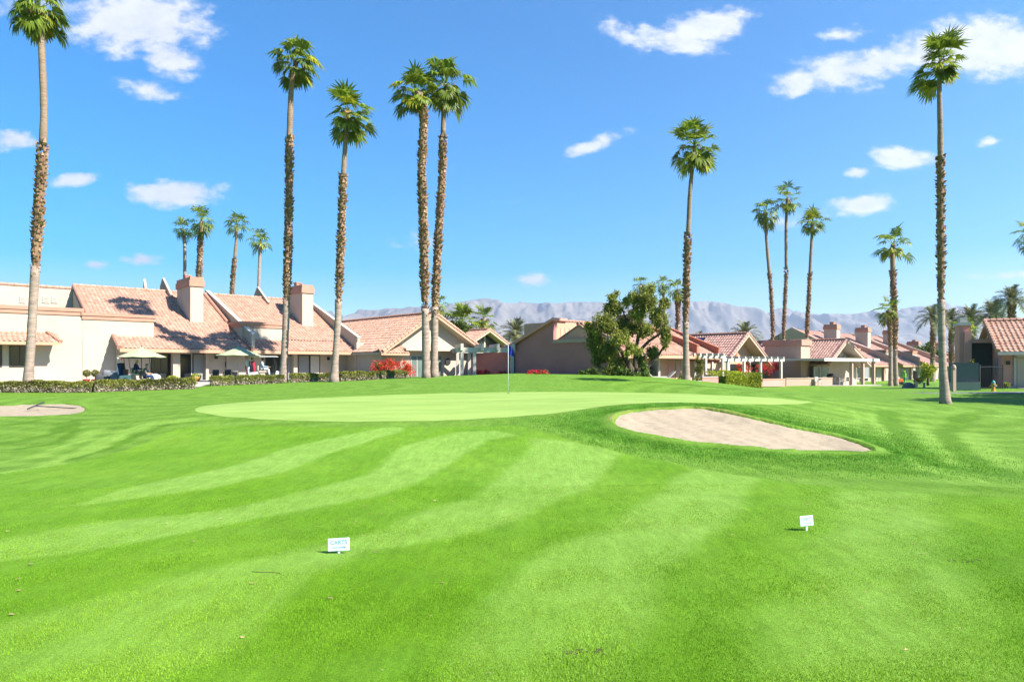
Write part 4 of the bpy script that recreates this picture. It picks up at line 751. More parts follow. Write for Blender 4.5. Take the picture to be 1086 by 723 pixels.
# patio front
x0 = xa(163, 1.7); opening(tA, xa(161), xa(180), .08, 2.05, 1.7, 'door', 2, 'glass', 'dark'); opening(tA, xa(190.5), xa(202.5), .06, 2.12, 1.7, 'door', 1, 'glass', 'white'); opening(tA, xa(205), xa(217), .06, 2.12, 1.7, 'door', 1, 'blind', 'dark')
MB().box(xa(182, 1.3), xa(189.5, 1.3), .9, 1.5, 0, 2.2).obj('column', 'cream', tA); MB().box(xa(218, 1.4), xa(221, 1.4), 1.3, 1.72, 0, 2.2).obj('pilaster', 'cream', tA); lampbox(tA, xa(229), 1.7, 1.75)
for y0, h in ((12.6, 1.35), (12.6, 1.5)): pass
MB().prism_x([(11.6, 7.6), (12.4, 9.1), (12.4, 6)], -1.25, -1.05).obj('roof_screen', 'greystucco', tA); MB().prism_x([(9.6, 7.4), (12.4, 9.35), (13.2, 8.6), (13.2, 6)], .35, .55).obj('roof_screen', 'greystucco', tA)
pp = MB().tube([(3.1, 3.4, 3.9), (3.1, 3.4, 4.75)], .06).obj('vent_pipe', 'peach', tA)
# --- second condo
B = Fr(330, 60, 42, 1.04)
tB = condo(B, 'cream condo with two palms before it and a golf cart on its patio', xL=-5.4, xR=4.9, box=(B.y(256, 2), B.y(299, 2)), low=B.y(266, .5), boxfull=None, seed=11, chim=(1.55, 2.65, 5.1, 8.4), chimtop=8.9, pier=True)
xb = lambda px, y=1.7: B.y(px, y)
MB().prism_x([(9.6, 7.4), (12.4, 9.2), (13.2, 8.4), (13.2, 6)], .1, .3).obj('roof_screen', 'greystucco', tB)
MB().box(xb(240), xb(272), 1.6, 1.9, 0, 2.4).obj('front_wall', 'cream', tB)
opening(tB, xb(282), xb(297), .1, 2.05, 1.7, 'door', 2, 'glass', 'dark'); opening(tB, xb(303), xb(309.5), .1, 2.05, 1.7, 'door', 1, 'blind', 'dark'); opening(tB, xb(316.5), xb(327.5), .06, 2.08, 1.7, 'door', 1, 'blind', 'dark'); opening(tB, xb(329), xb(338.5), .06, 2.08, 1.7, 'door', 1, 'white', 'dark')
MB().box(xb(311, 1.3), xb(315, 1.3), 1.2, 1.72, 0, 2.25).obj('pilaster', 'cream', tB); lampbox(tB, xb(348), 1.7, 1.7); MB().box(xb(369, 1.6), xb(381, 1.6), .5, .62, 0, 1.95).obj('screen_panel', 'white', tB)
# --- gable house C
def gable(F, label, hw0, hw1, zl, zap, zrr, depth, wall='cream', roofm='tile', over=.7, group=None, boards='peach', name='gable_house', beams=False, seed=3):
    """gable face at y=0 between -hw0 and hw1, apex at x=0; ridge runs back"""
    t = house(name, label, F, group=group)
    MB().prism_y([(-hw0, -.6), (-hw0, zl-.1), (0, zap-.22), (hw1, zrr-.1), (hw1, -.6)], 0, depth).obj('wall', wall, t)
    for s, hw, ze in ((-1, hw0+.45, zl-(zap-zl)/hw0*.45), (1, hw1+.45, zrr-(zap-zrr)/hw1*.45)):
        v = np.array([s*hw, 0, ze-zap]); L = np.linalg.norm(v)
        O = np.array([s*hw, -over, ze+.02]); tile_roof('roof', O, (0, 1, 0), (-v[0], 0, -v[2]), depth+over, L, roofm, t, seed=seed+s, course=.46)
        MB().prism_y([(s*hw, ze-.02), (s*hw, ze-.2), (0, zap-.22), (0, zap-.04)] if s < 0 else [(s*hw, ze-.02), (0, zap-.04), (0, zap-.22), (s*hw, ze-.2)], -over+.06, depth).obj('soffit', 'cream' if wall == 'cream' else boards, t)
        MB().prism_y([(s*hw, ze+.02), (s*hw, ze-.24), (0, zap-.28), (0, zap+.0)] if s < 0 else [(s*hw, ze+.02), (0, zap+0.), (0, zap-.28), (s*hw, ze-.24)], -over-.0, -over+.06).obj('barge_board', boards, t)
        rake('rake_tiles', (s*hw, -over+.08, ze+.09), (0, -over+.08, zap+.09), roofm, t, .14)
    rake('ridge_cap', (0, -over, zap+.1), (0, depth, zap+.1), 'terra', t, .13)
    return t
C_ = Fr(455, 63, 42, 1.15)
tC = gable(C_, 'cream gable house with the big bougainvillea and a white pergola at its right', 5.0, 5.5, 2.55, 5.85, 2.75, 16.5, over=1.0, boards='fascia', seed=31)
xc = lambda px, y=0: C_.y(px, y)
x0, x1 = xc(402, -.6), xc(432, -.6); aw = tile_roof('awning_roof', (x0, -.95, 2.15), (1, 0, 0), (0, .95, .75), x1-x0, 1.2, 'tile', tC, seed=33); MB().box(x0, x1, -.98, -.9, 1.98, 2.15).obj('awning_board', 'fascia', aw)
opening(tC, xc(436), xc(448), .05, 1.95, 0, 'door', 2, 'greenglass', 'white'); opening(tC, xc(463.5), xc(468), .05, 1.95, 0, 'door', 1, 'greenglass', 'cream')
MB().box(xc(486, 0), xc(492, 0), -.05, .01, 0, 2.4).obj('pilaster', 'cream', tC)
w_ = MB().lathe([(.28, 0), (.34, .02), (.34, .05), (.2, .06)], seg=20); w_.v = [(x+xc(474.5), -.01-z, y+1.45) for x, y, z in w_.v]; w_.obj('wall_wreath', 'dark', tC)
MB().box(xc(425), xc(500), -.9, .0, 2.42, 2.62).obj('porch_beam', 'cream', tC)
# --- pergolas
def pergola(label, p0, p1, depth, ztop, posts, rafters, m='white', beam_h=.28, rz=None, postw=.2, zb=None, stub=.35, back=True):
    """p0, p1: (px, Y) ends of the front beam"""
    A0 = np.array(at(*p0)); B0 = np.array(at(*p1)); L = np.linalg.norm(B0-A0); rz_ = math.atan2(B0[1]-A0[1], B0[0]-A0[0]); z0 = G(*A0) if zb is None else zb
    t = thing('pergola', label, 'pergola', (A0[0], A0[1], z0), rz_, 'white pergolas')
    for y in ((0, depth) if back else (0,)):
        MB().box(-.25, L+.25, y-.06, y+.06, ztop-beam_h, ztop).obj('beam', m, t)
        for u in posts: MB().box(u*L-postw/2, u*L+postw/2, y-postw/2+.003, y+postw/2-.003, 0, ztop-beam_h).box(u*L-postw/2-.04, u*L+postw/2+.04, y-postw/2-.04, y+postw/2+.04, 0, .12).obj('post', m, t)
    for i in range(rafters): u = (i+.5)/rafters*L; MB().box(u-.07, u+.07, -.45, depth+.3, ztop-.06, ztop+.16).obj('rafter', m, t)
    return t
pg = pergola('tall white pergola beside the cream gable house, behind the blue flag', (487, 60), (546, 61), 3.2, 2.62, (.05, .27, .95), 0, beam_h=.42, postw=.27, zb=1.2)
for u in (.04, .40, .68, .96): L_ = np.linalg.norm(np.array(at(546, 61))-np.array(at(487, 60))); MB().box(u*L_-.13, u*L_+.13, -.5, 3.6, 2.36, 2.96).obj('rafter', 'white', pg)
pergola('long white pergola across the patios right of the leafy tree', (697, 56.5), (767, 60), 3.5, 2.42, (.02, .38, .72, .99), 11, zb=.72)
pergola('lower white pergola in front of the orange gable', (768, 60.5), (830, 66), 3.5, 2.25, (.05, .32, .60, .97), 9, zb=.66)
# --- small brown-roofed gable D
D_ = Fr(513, 82, 42, .9)
tD = gable(D_, 'small gable house with an open dark truss behind the pergola', 5.2, 5.0, 2.7, 5.6, 2.8, 12, 'dusk', 'tile', 1.2, boards='tan', seed=51)
MB().prism_y([(-3.9, 3.0), (0, 5.2), (3.9, 3.0)], -.12, -.02).obj('gable_glazing', 'glass', tD); MB().box(-.12, .12, -.2, -.1, 2.9, 5.3).box(-4.2, 4.2, -.22, -.14, 2.85, 3.05).obj('truss', 'tan', tD)
sk = MB().box(0, 1, 0, 1, 0, .1); sk.v = [(1.7+1.1*x, 2.5+3.6*y, 4.78-.58*1.1*x+(.14 if z > .05 else 0)) for x, y, z in sk.v]; sk.obj('skylight', 'white', tD)
# --- purple-walled condo E: its blank left side faces the lawn
E0 = Fr(690, 50, 42, .8)
tE = house('tiled_condo', 'purple-walled condo whose long blank shaded side rises behind the mound', E0, group='stepped condos with clay tile roofs')
Z = lambda px, py: (E0.x(px, 0), E0.z(py, 0, E0.x(px, 0)))
yA, zA = Z(587, 340); yB, zB = Z(542, 370); y0e, z0e = Z(657, 362); yC, zC = Z(587, 362); yF, _ = Z(480, 390)
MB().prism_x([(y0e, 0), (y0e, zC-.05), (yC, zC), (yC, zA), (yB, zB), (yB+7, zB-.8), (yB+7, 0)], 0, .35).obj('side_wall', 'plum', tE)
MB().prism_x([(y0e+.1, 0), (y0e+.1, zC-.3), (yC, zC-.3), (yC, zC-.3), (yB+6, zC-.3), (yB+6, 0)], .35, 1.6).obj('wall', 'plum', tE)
MB().prism_x([(yA-.2, zA+.02), (yA-.2, zA+.24), (yB+.5, zB+.2), (yB+.5, zB-.05)], -.3, 1.5).obj('barge_board', 'mauve', tE)
MB().box(-.12, .42, y0e-.1, yC-.03, zC-.14, zC+.14).obj('coping', 'greystucco', tE)
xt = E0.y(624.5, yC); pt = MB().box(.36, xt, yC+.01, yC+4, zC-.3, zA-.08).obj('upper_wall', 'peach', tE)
rake('ridge_cap', (.3, yC+.1, zA+.05), (xt+3, yC+.1, zA+.05), 'terra', pt, .1); MB().box(E0.y(617, yC-.3), xt, yC-.6, yC-.0, zC-.3, zA-.1).obj('pier', 'terra', pt)
for q in (595.5, 600, 604.5, 609): x, z = E0.xz(q, 353, yC); MB().box(x-.09, x+.09, yC-.03, yC+.02, z-.32, z+.42).obj('roof_vent', 'tan', pt)
ac = MB().box(E0.y(609, yC-1.6), E0.y(619.5, yC-1.6), yC-2.3, yC-1.5, zC+.0, zC+.62).obj('air_conditioner', 'dark', tE); 
sl_ = .49; Q0 = E0

# --- condos F behind the right pergola (terracotta party walls)
fx, fy = at(733, 60.5); F2 = Fr(0, 55.8, 42, .62, X=(712-543)/FP*55.8)
condo(Fr(0, 60.5, 42, .6, X=fx), 'terracotta-walled condo just left of the orange gable, under the pergola', xL=-5.2, xR=5.0, D=6.0, box=(-5.3, -5.1), wall='tan', band='terra_wall', partymat='terra_wall', chim=None, seed=71, party=.45, boxtop=3.6, roofm='tile')
tF2 = condo(F2, 'peach condo with sloping tile roof behind the leafy tree', xL=-5.6, xR=4.2, D=5.2, box=(-5.65, -5.45), wall='peach', band='peach', partymat='terra_wall', chim=(-.4, .6, 3.6, 5.2), chimtop=6.0, seed=72, party=.55, boxtop=3.6)
for p0, p1, g in ((688, 700, 'glass'), (709, 713, 'mauve'), (716.5, 721, 'tan')): opening(tF2, F2.y(p0, 1.7), F2.y(p1, 1.7), .05, 2.05, 1.7, 'door', 1, g, 'tan')
MB().box(F2.y(660, -3.2), F2.y(742, -3.2), -3.4, -3.2, 0, .45).obj('patio_wall', 'white', tF2)
# --- orange gable G with solar panel
Gf = Fr(782, 70, 42, .5)
tG = gable(Gf, 'orange gable house with a dark solar panel on its roof', 3.4, 4.6, 2.55, 4.95, 2.0, 11, 'peach', 'tile_old', 1.3, boards='tan', seed=81)
sv = np.array([3.85, 0, 2.72]); sn = sv/np.linalg.norm(sv); spn = MB()
O_ = np.array([-3.85, 3.2, 2.23])+np.array([-sn[2], 0, sn[0]])*.16+sn*.4
vv = [O_, O_+np.array([0, 7.0, 0]), O_+np.array([0, 7.0, 0])+sn*3.6, O_+sn*3.6]; spn.add(vv+[v+np.array([-sn[2], 0, sn[0]])*.06 for v in vv], [(0, 1, 2, 3), (4, 7, 6, 5), (0, 4, 5, 1), (1, 5, 6, 2), (2, 6, 7, 3), (3, 7, 4, 0)]).obj('solar_panel', 'solar', tG)
MB().box(-.55, -.2, -.12, 0, 2.4, 4.3).obj('gable_post', 'terra_wall', tG)
for p0, p1, g in ((750, 762, 'tan'), (773, 786, 'glass'), (795, 806, 'glass')): opening(tG, Gf.y(p0, 0), Gf.y(p1, 0), .05, 1.9, 0, 'door', 1, g, 'tan')
# --- H pink roof behind
Hh = Fr(808, 86, 42, .3)
condo(Hh, 'low condo with a plain pink roof between the orange gable and the slim palms', xL=-6.5, xR=5, slope=.40, D=5.6, zE=2.4, box=(-6.6, -6.3), wall='terra_wall', chim=None, party=0, seed=91, boxtop=3, roofm='tile_old')
# --- gable house I
If = Fr(884, 75, 42, 0)
tI = gable(If, 'pale gable house with a flat patio cover and white patio furniture', 4.0, 6.2, 2.65, 5.0, 2.45, 9, 'cream', 'tile_old', 1.5, boards='tan', seed=101, group=None)
x0 = If.x(839.5, 0)
bl = MB().box(-6.5, -4.4, .6, 4.6, 0, 4.35).obj('side_block', 'greystucco', tI); MB().box(-6.65, -4.3, .45, 4.75, 4.35, 4.95).obj('parapet_band', 'terra', bl)
MB().box(-4.4, -3.95, .6, 5, 0, 2.6).obj('front_wall', 'greystucco', tI)
for a, b_ in ((-2.4, 3.3), (-1.1, 4.1), (0, 4.8), (1.3, 4.2), (2.7, 3.7)): MB().box(a-.12, a+.12, -.14, -.0, 2.7, b_-.1).obj('gable_strut', 'white', tI)
MB().box(-3.2, 4, -.18, -.02, 2.55, 2.75).obj('truss_beam', 'white', tI)
for p0, p1, g in ((863, 869, 'greenglass'), (871, 878, 'greenglass'), (909, 914, 'glass'), (915, 921, 'blind')): opening(tI, If.y(p0, 0), If.y(p1, 0), .1 if p0 < 900 else .8, 2.05, 0, 'door' if p0 < 900 else 'window', 1, g, 'white')
pcz = G(*at(884, 68)); x0, y0 = at(872, 66.5); x1, y1 = at(928, 75)
t = thing('patio_cover', 'flat white patio cover on square posts before the pale gable house', 'patio cover', (x0, y0, pcz), math.atan2(y1-y0, x1-x0)); L_ = math.hypot(x1-x0, y1-y0)
MB().box(-.3, L_+.3, -.3, 4.2, 2.5, 2.72).obj('roof', 'white', t); MB().box(-.33, L_+.33, -.36, -.3, 2.44, 2.76).obj('fascia', 'white', t)
for u in (.52, .74, .965): MB().box(u*L_-.15, u*L_+.15, -.15, .15, 0, 2.5).obj('post', 'greystucco', t)
# low garden wall
def wall_thing(name, label, p0, p1, h, th, m, zb=None, cap=None, cat='wall'):
    A0 = np.array(at(*p0)); B0 = np.array(at(*p1)); L = np.linalg.norm(B0-A0); z0 = G(*((A0+B0)/2)) if zb is None else zb
    t = thing(name, label, cat, (A0[0], A0[1], z0), math.atan2(B0[1]-A0[1], B0[0]-A0[0])); MB().box(0, L, -th/2, th/2, -.3, h).obj('panel', m, t)
    if cap: MB().box(-.03, L+.03, -th/2-.04, th/2+.04, h, h+.07).obj('coping', cap, t)
    return t
wall_thing('garden_wall', 'low grey garden wall at the foot of the right slim palm', (833, 66), (882, 68.5), .72, .2, 'greystucco', cap='tan')
wall_thing('garden_wall', 'low pink garden wall behind the two left slim palms', (803, 63), (832, 65), .65, .2, 'mauve', cap='peach')
wall_thing('garden_wall', 'low pale wall under the long white pergola', (744, 55.5), (764, 56.5), .75, .2, 'mauve', cap='white')
# --- receding row of pale condos on the right
J = Fr(0, 103.2, 42, -.12, X=55.8)
tJ = condo(J, 'nearest of the pale condos receding at right, its white front by the patio cover', box=(-5.2, -3.0), boxfull=-3.2, low=-3.1, wall='cream', partymat='warmgrey', leftwall=True, chim=(-.9, .4, 6.2, 8.2), chimtop=8.9, seed=121, party=.9, roofm='tile_old', group='pale condos receding at right')
for p in ((-2.6, -.6), (.6, 2.6)): opening(tJ, p[0], p[1], .1, 2.05, 1.7, 'door', 1, 'glass', 'tan')
MB().box(-5.53, -5.5, 2.2, 5.3, 4.3, 4.95).obj('parapet_band', 'terra', tJ)
st = (10.2*J.c+2.4*J.c*0, 10.2*J.n)
lb = ['second of the pale condos receding at right, behind the short palm', 'third of the pale condos receding at right, behind the golden shrub', 'fourth of the pale condos receding at right, beside the very tall palm trunk', 'farthest of the pale condos receding at right, above the slate wall']
for i, l_ in enumerate(lb, 1):
    k = i*12.4; sc = (1, 1, 1 if i < 3 else .80); dup(tJ, (J.X+J.c*k, J.Y+J.n*k, -.15), R(42), l_, scale=sc)
# --- garage house at the right edge
Zf = Fr(1060, 50, -24, .5)
tZ = house('garage_house', 'mauve house with a pink tile roof and garage at the right edge', Zf)
rr = 14; MB().prism_x([(0.9, 0), (.9, 2.85), (4.4, 4.9), (8.5, 2.6), (8.5, 0)], .35, rr).obj('wall', 'mauve', tZ)
rfz = tile_roof('roof', (-.1, 0, 2.72), (1, 0, 0), (0, 4.4, 2.5), rr+.1, math.hypot(4.4, 2.5), 'tile', tZ, period=.33, seed=131); MB().box(-.1, rr, -.04, .03, 2.5, 2.74).prism_x([(.03, 2.6), (.03, 2.7), (4.4, 5.16), (8.6, 2.8), (8.6, 2.7), (4.4, 5.06)], -.08, rr).obj('eave_board', 'white', rfz)
rake('rake_tiles', (-.1, 0, 2.82), (-.1, 4.4, 5.3), 'tile', rfz, .15); rake('ridge_cap', (-.1, 4.4, 5.3), (rr, 4.4, 5.3), 'tile', rfz, .13)
MB().box(-1.16, .33, 3.9, 4.0, 0, 3.6).obj('entry_gap_shade', 'dark', tZ); MB().box(-1.6, -1.15, 3.2, 3.6, 0, 4.4).box(-1.15, .35, 3.25, 3.5, 3.5, 3.8).obj('entry_wall', 'mauve', tZ)  # dark panel between pillar and gable; its colour stands in for the void's shade
MB().box(-1.9, -1.2, 3.6, 5.6, 0, 4.9).obj('chimney', 'mauve', tZ); MB().box(-2.0, -1.1, 3.5, 5.7, 4.9, 5.15).box(-1.8, -1.3, 3.9, 5.0, 5.15, 5.55).obj('chimney_cap', 'white', tZ)
gx0 = Zf.y(1077.5, .9); g_ = MB().box(gx0, gx0+4.8, .84, .95, 0, 2.3); gd = g_.obj('garage_door', 'cream', tZ); s = MB(); [s.box(gx0+.05, gx0+4.75, .81, .85, .05+i*.57, .58+i*.57) for i in range(4)]; s.obj('door_panel', 'cream', gd); MB().box(gx0-.15, gx0, .8, .95, 0, 2.45).box(gx0-.15, gx0+5, .8, .95, 2.33, 2.5).obj('door_frame', 'white', tZ)
lampbox(tZ, Zf.y(1069, .9), .9, 1.8); MB().box(.31, .36, 2.2, 2.9, 1.0, 2.3).obj('window', 'blind', tZ)
MB().box(.318, .36, 4.75, 7.3, 0, 3.0).prism_x([(4.75, 3.0), (4.75, 4.3), (7.3, 3.0)], .318, .36).obj('recess_shade_sheet', 'dark', tZ)  # flat dark sheet on the side wall, painting the shade of an entry
pl = MB().box(Zf.y(1068, .5), Zf.y(1077, .5), .35, .88, 0, .22).obj('planter_kerb', 'concrete', tZ)
# grey-walled yard left of the garage house
sw = wall_thing('yard_wall', 'slate-blue yard wall on a grey base left of the garage house', (1006, 49), (1038, 48), 2.0, .15, 'slate', zb=G(*at(1022, 48))-.05)
MB().box(-.05, np.linalg.norm(np.array(at(1038, 48))-np.array(at(1006, 49)))+.1, -.28, .12, -.3, .62).obj('base', 'concrete', sw)
t = thing('yard_gate', 'dark metal bar gate between the slate wall and the mauve house', 'gate', (*at(1040, 49.5), G(*at(1040, 49.5))), 0)
b_ = MB(); [b_.tube([(.12*i, 0, 0), (.12*i, 0, 1.75)], .012, 6) for i in range(14)]; b_.obj('bars', 'dark', t); MB().box(-.05, 1.65, -.02, .02, .1, .14).box(-.05, 1.65, -.02, .02, 1.6, 1.65).box(-.08, -.02, -.03, .03, 0, 1.8).box(1.6, 1.66, -.03, .03, 0, 1.8).obj('gate_frame', 'dark', t)
t = thing('marker_post', 'pale round-topped post right of the very tall palm', 'post', (*at(1011.5, 46), G(*at(1011.5, 46)))); MB().box(-.1, .1, -.1, .1, 0, 1.5).obj('shaft', 'greystucco', t); MB().lathe([(.13, 0), (.15, .12), (.1, .28), (.01, .33)], (0, 0, 1.5)).obj('cap', 'greystucco', t)
# ------------------------------------------------------------ paving and path
def sheet(name, P, m, label, cat, dz=.012, step=.6): return grid_sheet(name, np.array(P, float), step, lambda x, y, d: gz_raw(x, y)+dz, m, label, cat)
w2 = lambda F, x, y: F.w(x, y)[:2]
sheet('patio_paving', [w2(A, -13, -2.2), w2(A, -4, -4.2), w2(A, 1, -5.5), w2(A, 4.2, -3.2), w2(A, 4.2, 1.8), w2(A, -6, 1.8), w2(A, -13, 2.1)], 'paving', 'pale patio paving before the left condo', 'paving', .02)
sheet('patio_paving', [w2(B, -5.0, -4.5), w2(B, 5, -3.2), w2(B, 5, 1.8), w2(B, -5.0, 1.8)], 'paving', 'pale patio paving before the second condo', 'paving', .024)
sheet('path', [at(204, 43.8), at(211, 43.4), at(224, 47.8), at(226, 52), at(214, 52), at(208, 47)], 'paving', 'short pale path through the gap in the hedge', 'path', .03, .4)
sheet('path', [to_ground(962, 417.2), to_ground(1000, 417.9), to_ground(1090, 417.4), to_ground(1300, 417), to_ground(1300, 415), to_ground(1090, 415.8), to_ground(1000, 416.6)], 'asphalt', 'narrow grey cart path across the lawn at right', 'path', .02, .8)
sheet('driveway', [w2(Zf, gx0-.3, .8), w2(Zf, gx0+5, .8), w2(Zf, gx0+7, -6), w2(Zf, gx0+.6, -3.4)], 'concrete', 'pale concrete driveway of the garage house', 'driveway', .03, .8)
sheet('patio_paving', [at(868, 66), at(935, 70), at(935, 84), at(868, 76)], 'paving', 'pale patio under the white patio cover', 'paving', .02, 1.0)
sheet('patio_paving', [at(690, 54), at(764, 57.5), at(830, 64), at(830, 72), at(770, 66), at(690, 58.5)], 'paving', 'pale patio under the long pergolas', 'paving', .02, 1.0)
sheet('patio_paving', [at(430, 57.5), at(545, 60.5), at(545, 66), at(500, 66), at(430, 61)], 'paving', 'pale patio under the tall pergola', 'paving', .02, 1.0)
# ------------------------------------------------------------ flag, signs, rake
x, y = to_ground(539, 417.2)
t = thing('flagstick', 'thin white flagstick with a hanging dark blue flag on the putting green', 'flag', (x, y, G(x, y)+.005)); s = y/FP
MB().tube([(0, 0, -.1), (0, 0, 2.15)], .011, 8).obj('pole', 'signwhite', t, smooth=True); MB().lathe([(.06, 0), (.06, .012), (.0, .012)], seg=12).obj('cup', 'black', t)
us = np.linspace(0, 1, 9); vs = np.linspace(0, 1, 9); V_ = [(.012+u*(.17+.10*v)+.02*math.sin(v*5), .035*math.sin(u*9+v*2)*(.4+u), 2.13-v*.42-.14*u*(1-v*.3)) for v in vs for u in us]
MB().add(V_, [(i*9+j, i*9+j+1, (i+1)*9+j+1, (i+1)*9+j) for i in range(8) for j in range(8)]).obj('flag', 'blue', t, smooth=True)
def text_mesh(name, body, size, m, parent, loc, rot):
    c = bpy.data.curves.new(name, 'FONT'); c.body = body; c.size = size; c.align_x = 'CENTER'; c.align_y = 'CENTER'; c.extrude = .0006; c.offset = .0012; o = bpy.data.objects.new(name, c); COL.objects.link(o)
    dg_ = bpy.context.evaluated_depsgraph_get(); me_ = bpy.data.meshes.new_from_object(o.evaluated_get(dg_)); bpy.data.objects.remove(o); q = bpy.data.objects.new(name, me_); COL.objects.link(q); me_.materials.clear(); me_.materials.append(M[m]); q.parent = parent; q.location = loc; q.rotation_euler = rot; return q
def cart_sign(px, py, label, bw, bh, base, rz, roll):
    x, y = to_ground(px, py); t = thing('cart_sign', label, 'sign', (x, y, G(x, y)), rz, 'small white cart signs on the fairway')
    MB().box(-.014, .014, -.004, .004, -.08, base+bh*.5).obj('stake', 'signwhite', t)
    b_ = MB().box(-bw/2, bw/2, -.012, -.004, 0, bh).obj('board', 'signwhite', t, bevel=.003); b_.location = (0, 0, base); b_.rotation_euler = (R(-6), R(-roll), 0)
    text_mesh('lettering', 'CARTS', bh*.44, 'signink', b_, (0, -.0128, bh*.66), (R(90), 0, 0))
    a = MB(); yy = -.0134; a.box(-bw*.30, bw*.24, yy, yy+.0012, bh*.23, bh*.30); a.add([(bw*.22, yy, bh*.15), (bw*.36, yy, bh*.265), (bw*.22, yy, bh*.38)], [(0, 1, 2)]); a.obj('arrow', 'signink', b_); return t
cart_sign(359.5, 588.5, 'larger white cart sign on a stake, left of centre on the near fairway', .25, .148, .048, R(6), 2)
cart_sign(855.5, 562, 'smaller white cart sign on a stake, right below the bunker', .205, .135, .06, R(14), 2)
x, y = to_ground(58, 434); x0_, y0_ = to_ground(38, 433.5); x1_, y1_ = (77-543)/FP*y0_, y0_+.3
t = thing('bunker_rake', 'dark rake lying on the sand of the small left bunker', 'rake', (x0_, y0_, G(x0_, y0_)+.0), math.atan2(y1_-y0_, x1_-x0_)); L_ = math.hypot(x1_-x0_, y1_-y0_)
MB().tube([(0, 0, .10), (L_, 0, -.02)], .022, 6).obj('handle', 'dark', t); h_ = MB().tube([(-.16, -.35, .0), (.16, .35, .25)], .028, 6); [h_.tube([(-.16+.032*i, -.35+.07*i, .025*i), (-.10+.032*i, -.40+.07*i, .025*i-.06)], .009, 4) for i in range(11)]; h_.obj('rake_head', 'dark', t)
# dropped twigs and a divot or two on the fairway
for px, py, n_, lb_, nm in ((617, 692, 26, 'dark bare divot scar low on the near fairway', 'divot'), (1024, 595.5, 12, 'dark scrap of turf on the right of the fairway', 'divot'), (283, 607.5, 14, 'thin dark twig lying left of the larger cart sign', 'twig')):
    x, y = to_ground(px, py); t = MB()
    for i in range(n_): a = x+rng.uniform(-.18, .18); b_ = y+rng.uniform(-.05, .05); t.box(a-.012, a+.012, b_-.008, b_+.008, G(a, b_)-.01, G(a, b_)+.012, rot=rng.uniform(0, 3))
    if nm == 'twig': t = MB().tube([(x-.16, y, G(x, y)+.016), (x-.05, y-.03, G(x, y)+.02), (x+.04, y-.015, G(x, y)+.017), (x+.16, y-.05, G(x, y)+.016)], .003, 5)
    o = t.obj(nm, 'wood'); 
    if nm == 'twig': tag(o, lb_, 'twig')
    else: tag(o, lb_, 'turf scar', kind='stuff')
# ------------------------------------------------------------ umbrellas, carts
def umbrella(px, Y, label, rad, zrim, zap, polem):
    x, y, z = atg(px, Y); t = thing('patio_umbrella', label, 'umbrella', (x, y, z), 0, 'green patio umbrellas'); n = 8; b_ = MB(); V_ = [(0, 0, zap)]; k = 5
    for i in range(1, k+1):
        for j in range(n*2):
            a = math.pi*j/n+.2; u = i/k; rr_ = rad*u*(1 if j % 2 == 0 else .965); V_.append((rr_*math.cos(a), rr_*math.sin(a), zap-(zap-zrim)*(u**.92)-(.0 if j % 2 == 0 else .035*u)))
    F_ = [(0, 1+j, 1+(j+1) % (2*n)) for j in range(2*n)]+[(1+(i-1)*2*n+j, 1+i*2*n+j, 1+i*2*n+(j+1) % (2*n), 1+(i-1)*2*n+(j+1) % (2*n)) for i in range(1, k) for j in range(2*n)]
    b_.add(V_, F_); cn = b_.obj('canopy', 'canvas', t); so_ = cn.modifiers.new('thick', 'SOLIDIFY'); so_.thickness = .012
    for j in range(n): a = 2*math.pi*j/n+.2; MB().tube([(0, 0, zap-.06), (rad*.97*math.cos(a), rad*.97*math.sin(a), zrim-.02)], .012, 5).obj('rib', polem, t)
    MB().tube([(0, 0, .05), (0, 0, zap+.02)], .025, 8).obj('pole', polem, t); MB().lathe([(.25, 0), (.25, .06), (.05, .1), (.04, .3)]).obj('base', 'concrete', t); MB().ell((0, 0, zap+.05), (.03, .03, .05)).obj('finial', polem, t); return t
umbrella(150, 46.6, 'green umbrella at left, shading two seated golfers', 1.58, 1.93, 2.62, 'dark')
umbrella(253, 51.4, 'green umbrella with a bright white pole side, left of the white-roofed golf cart', 1.62, 1.98, 2.66, 'white')
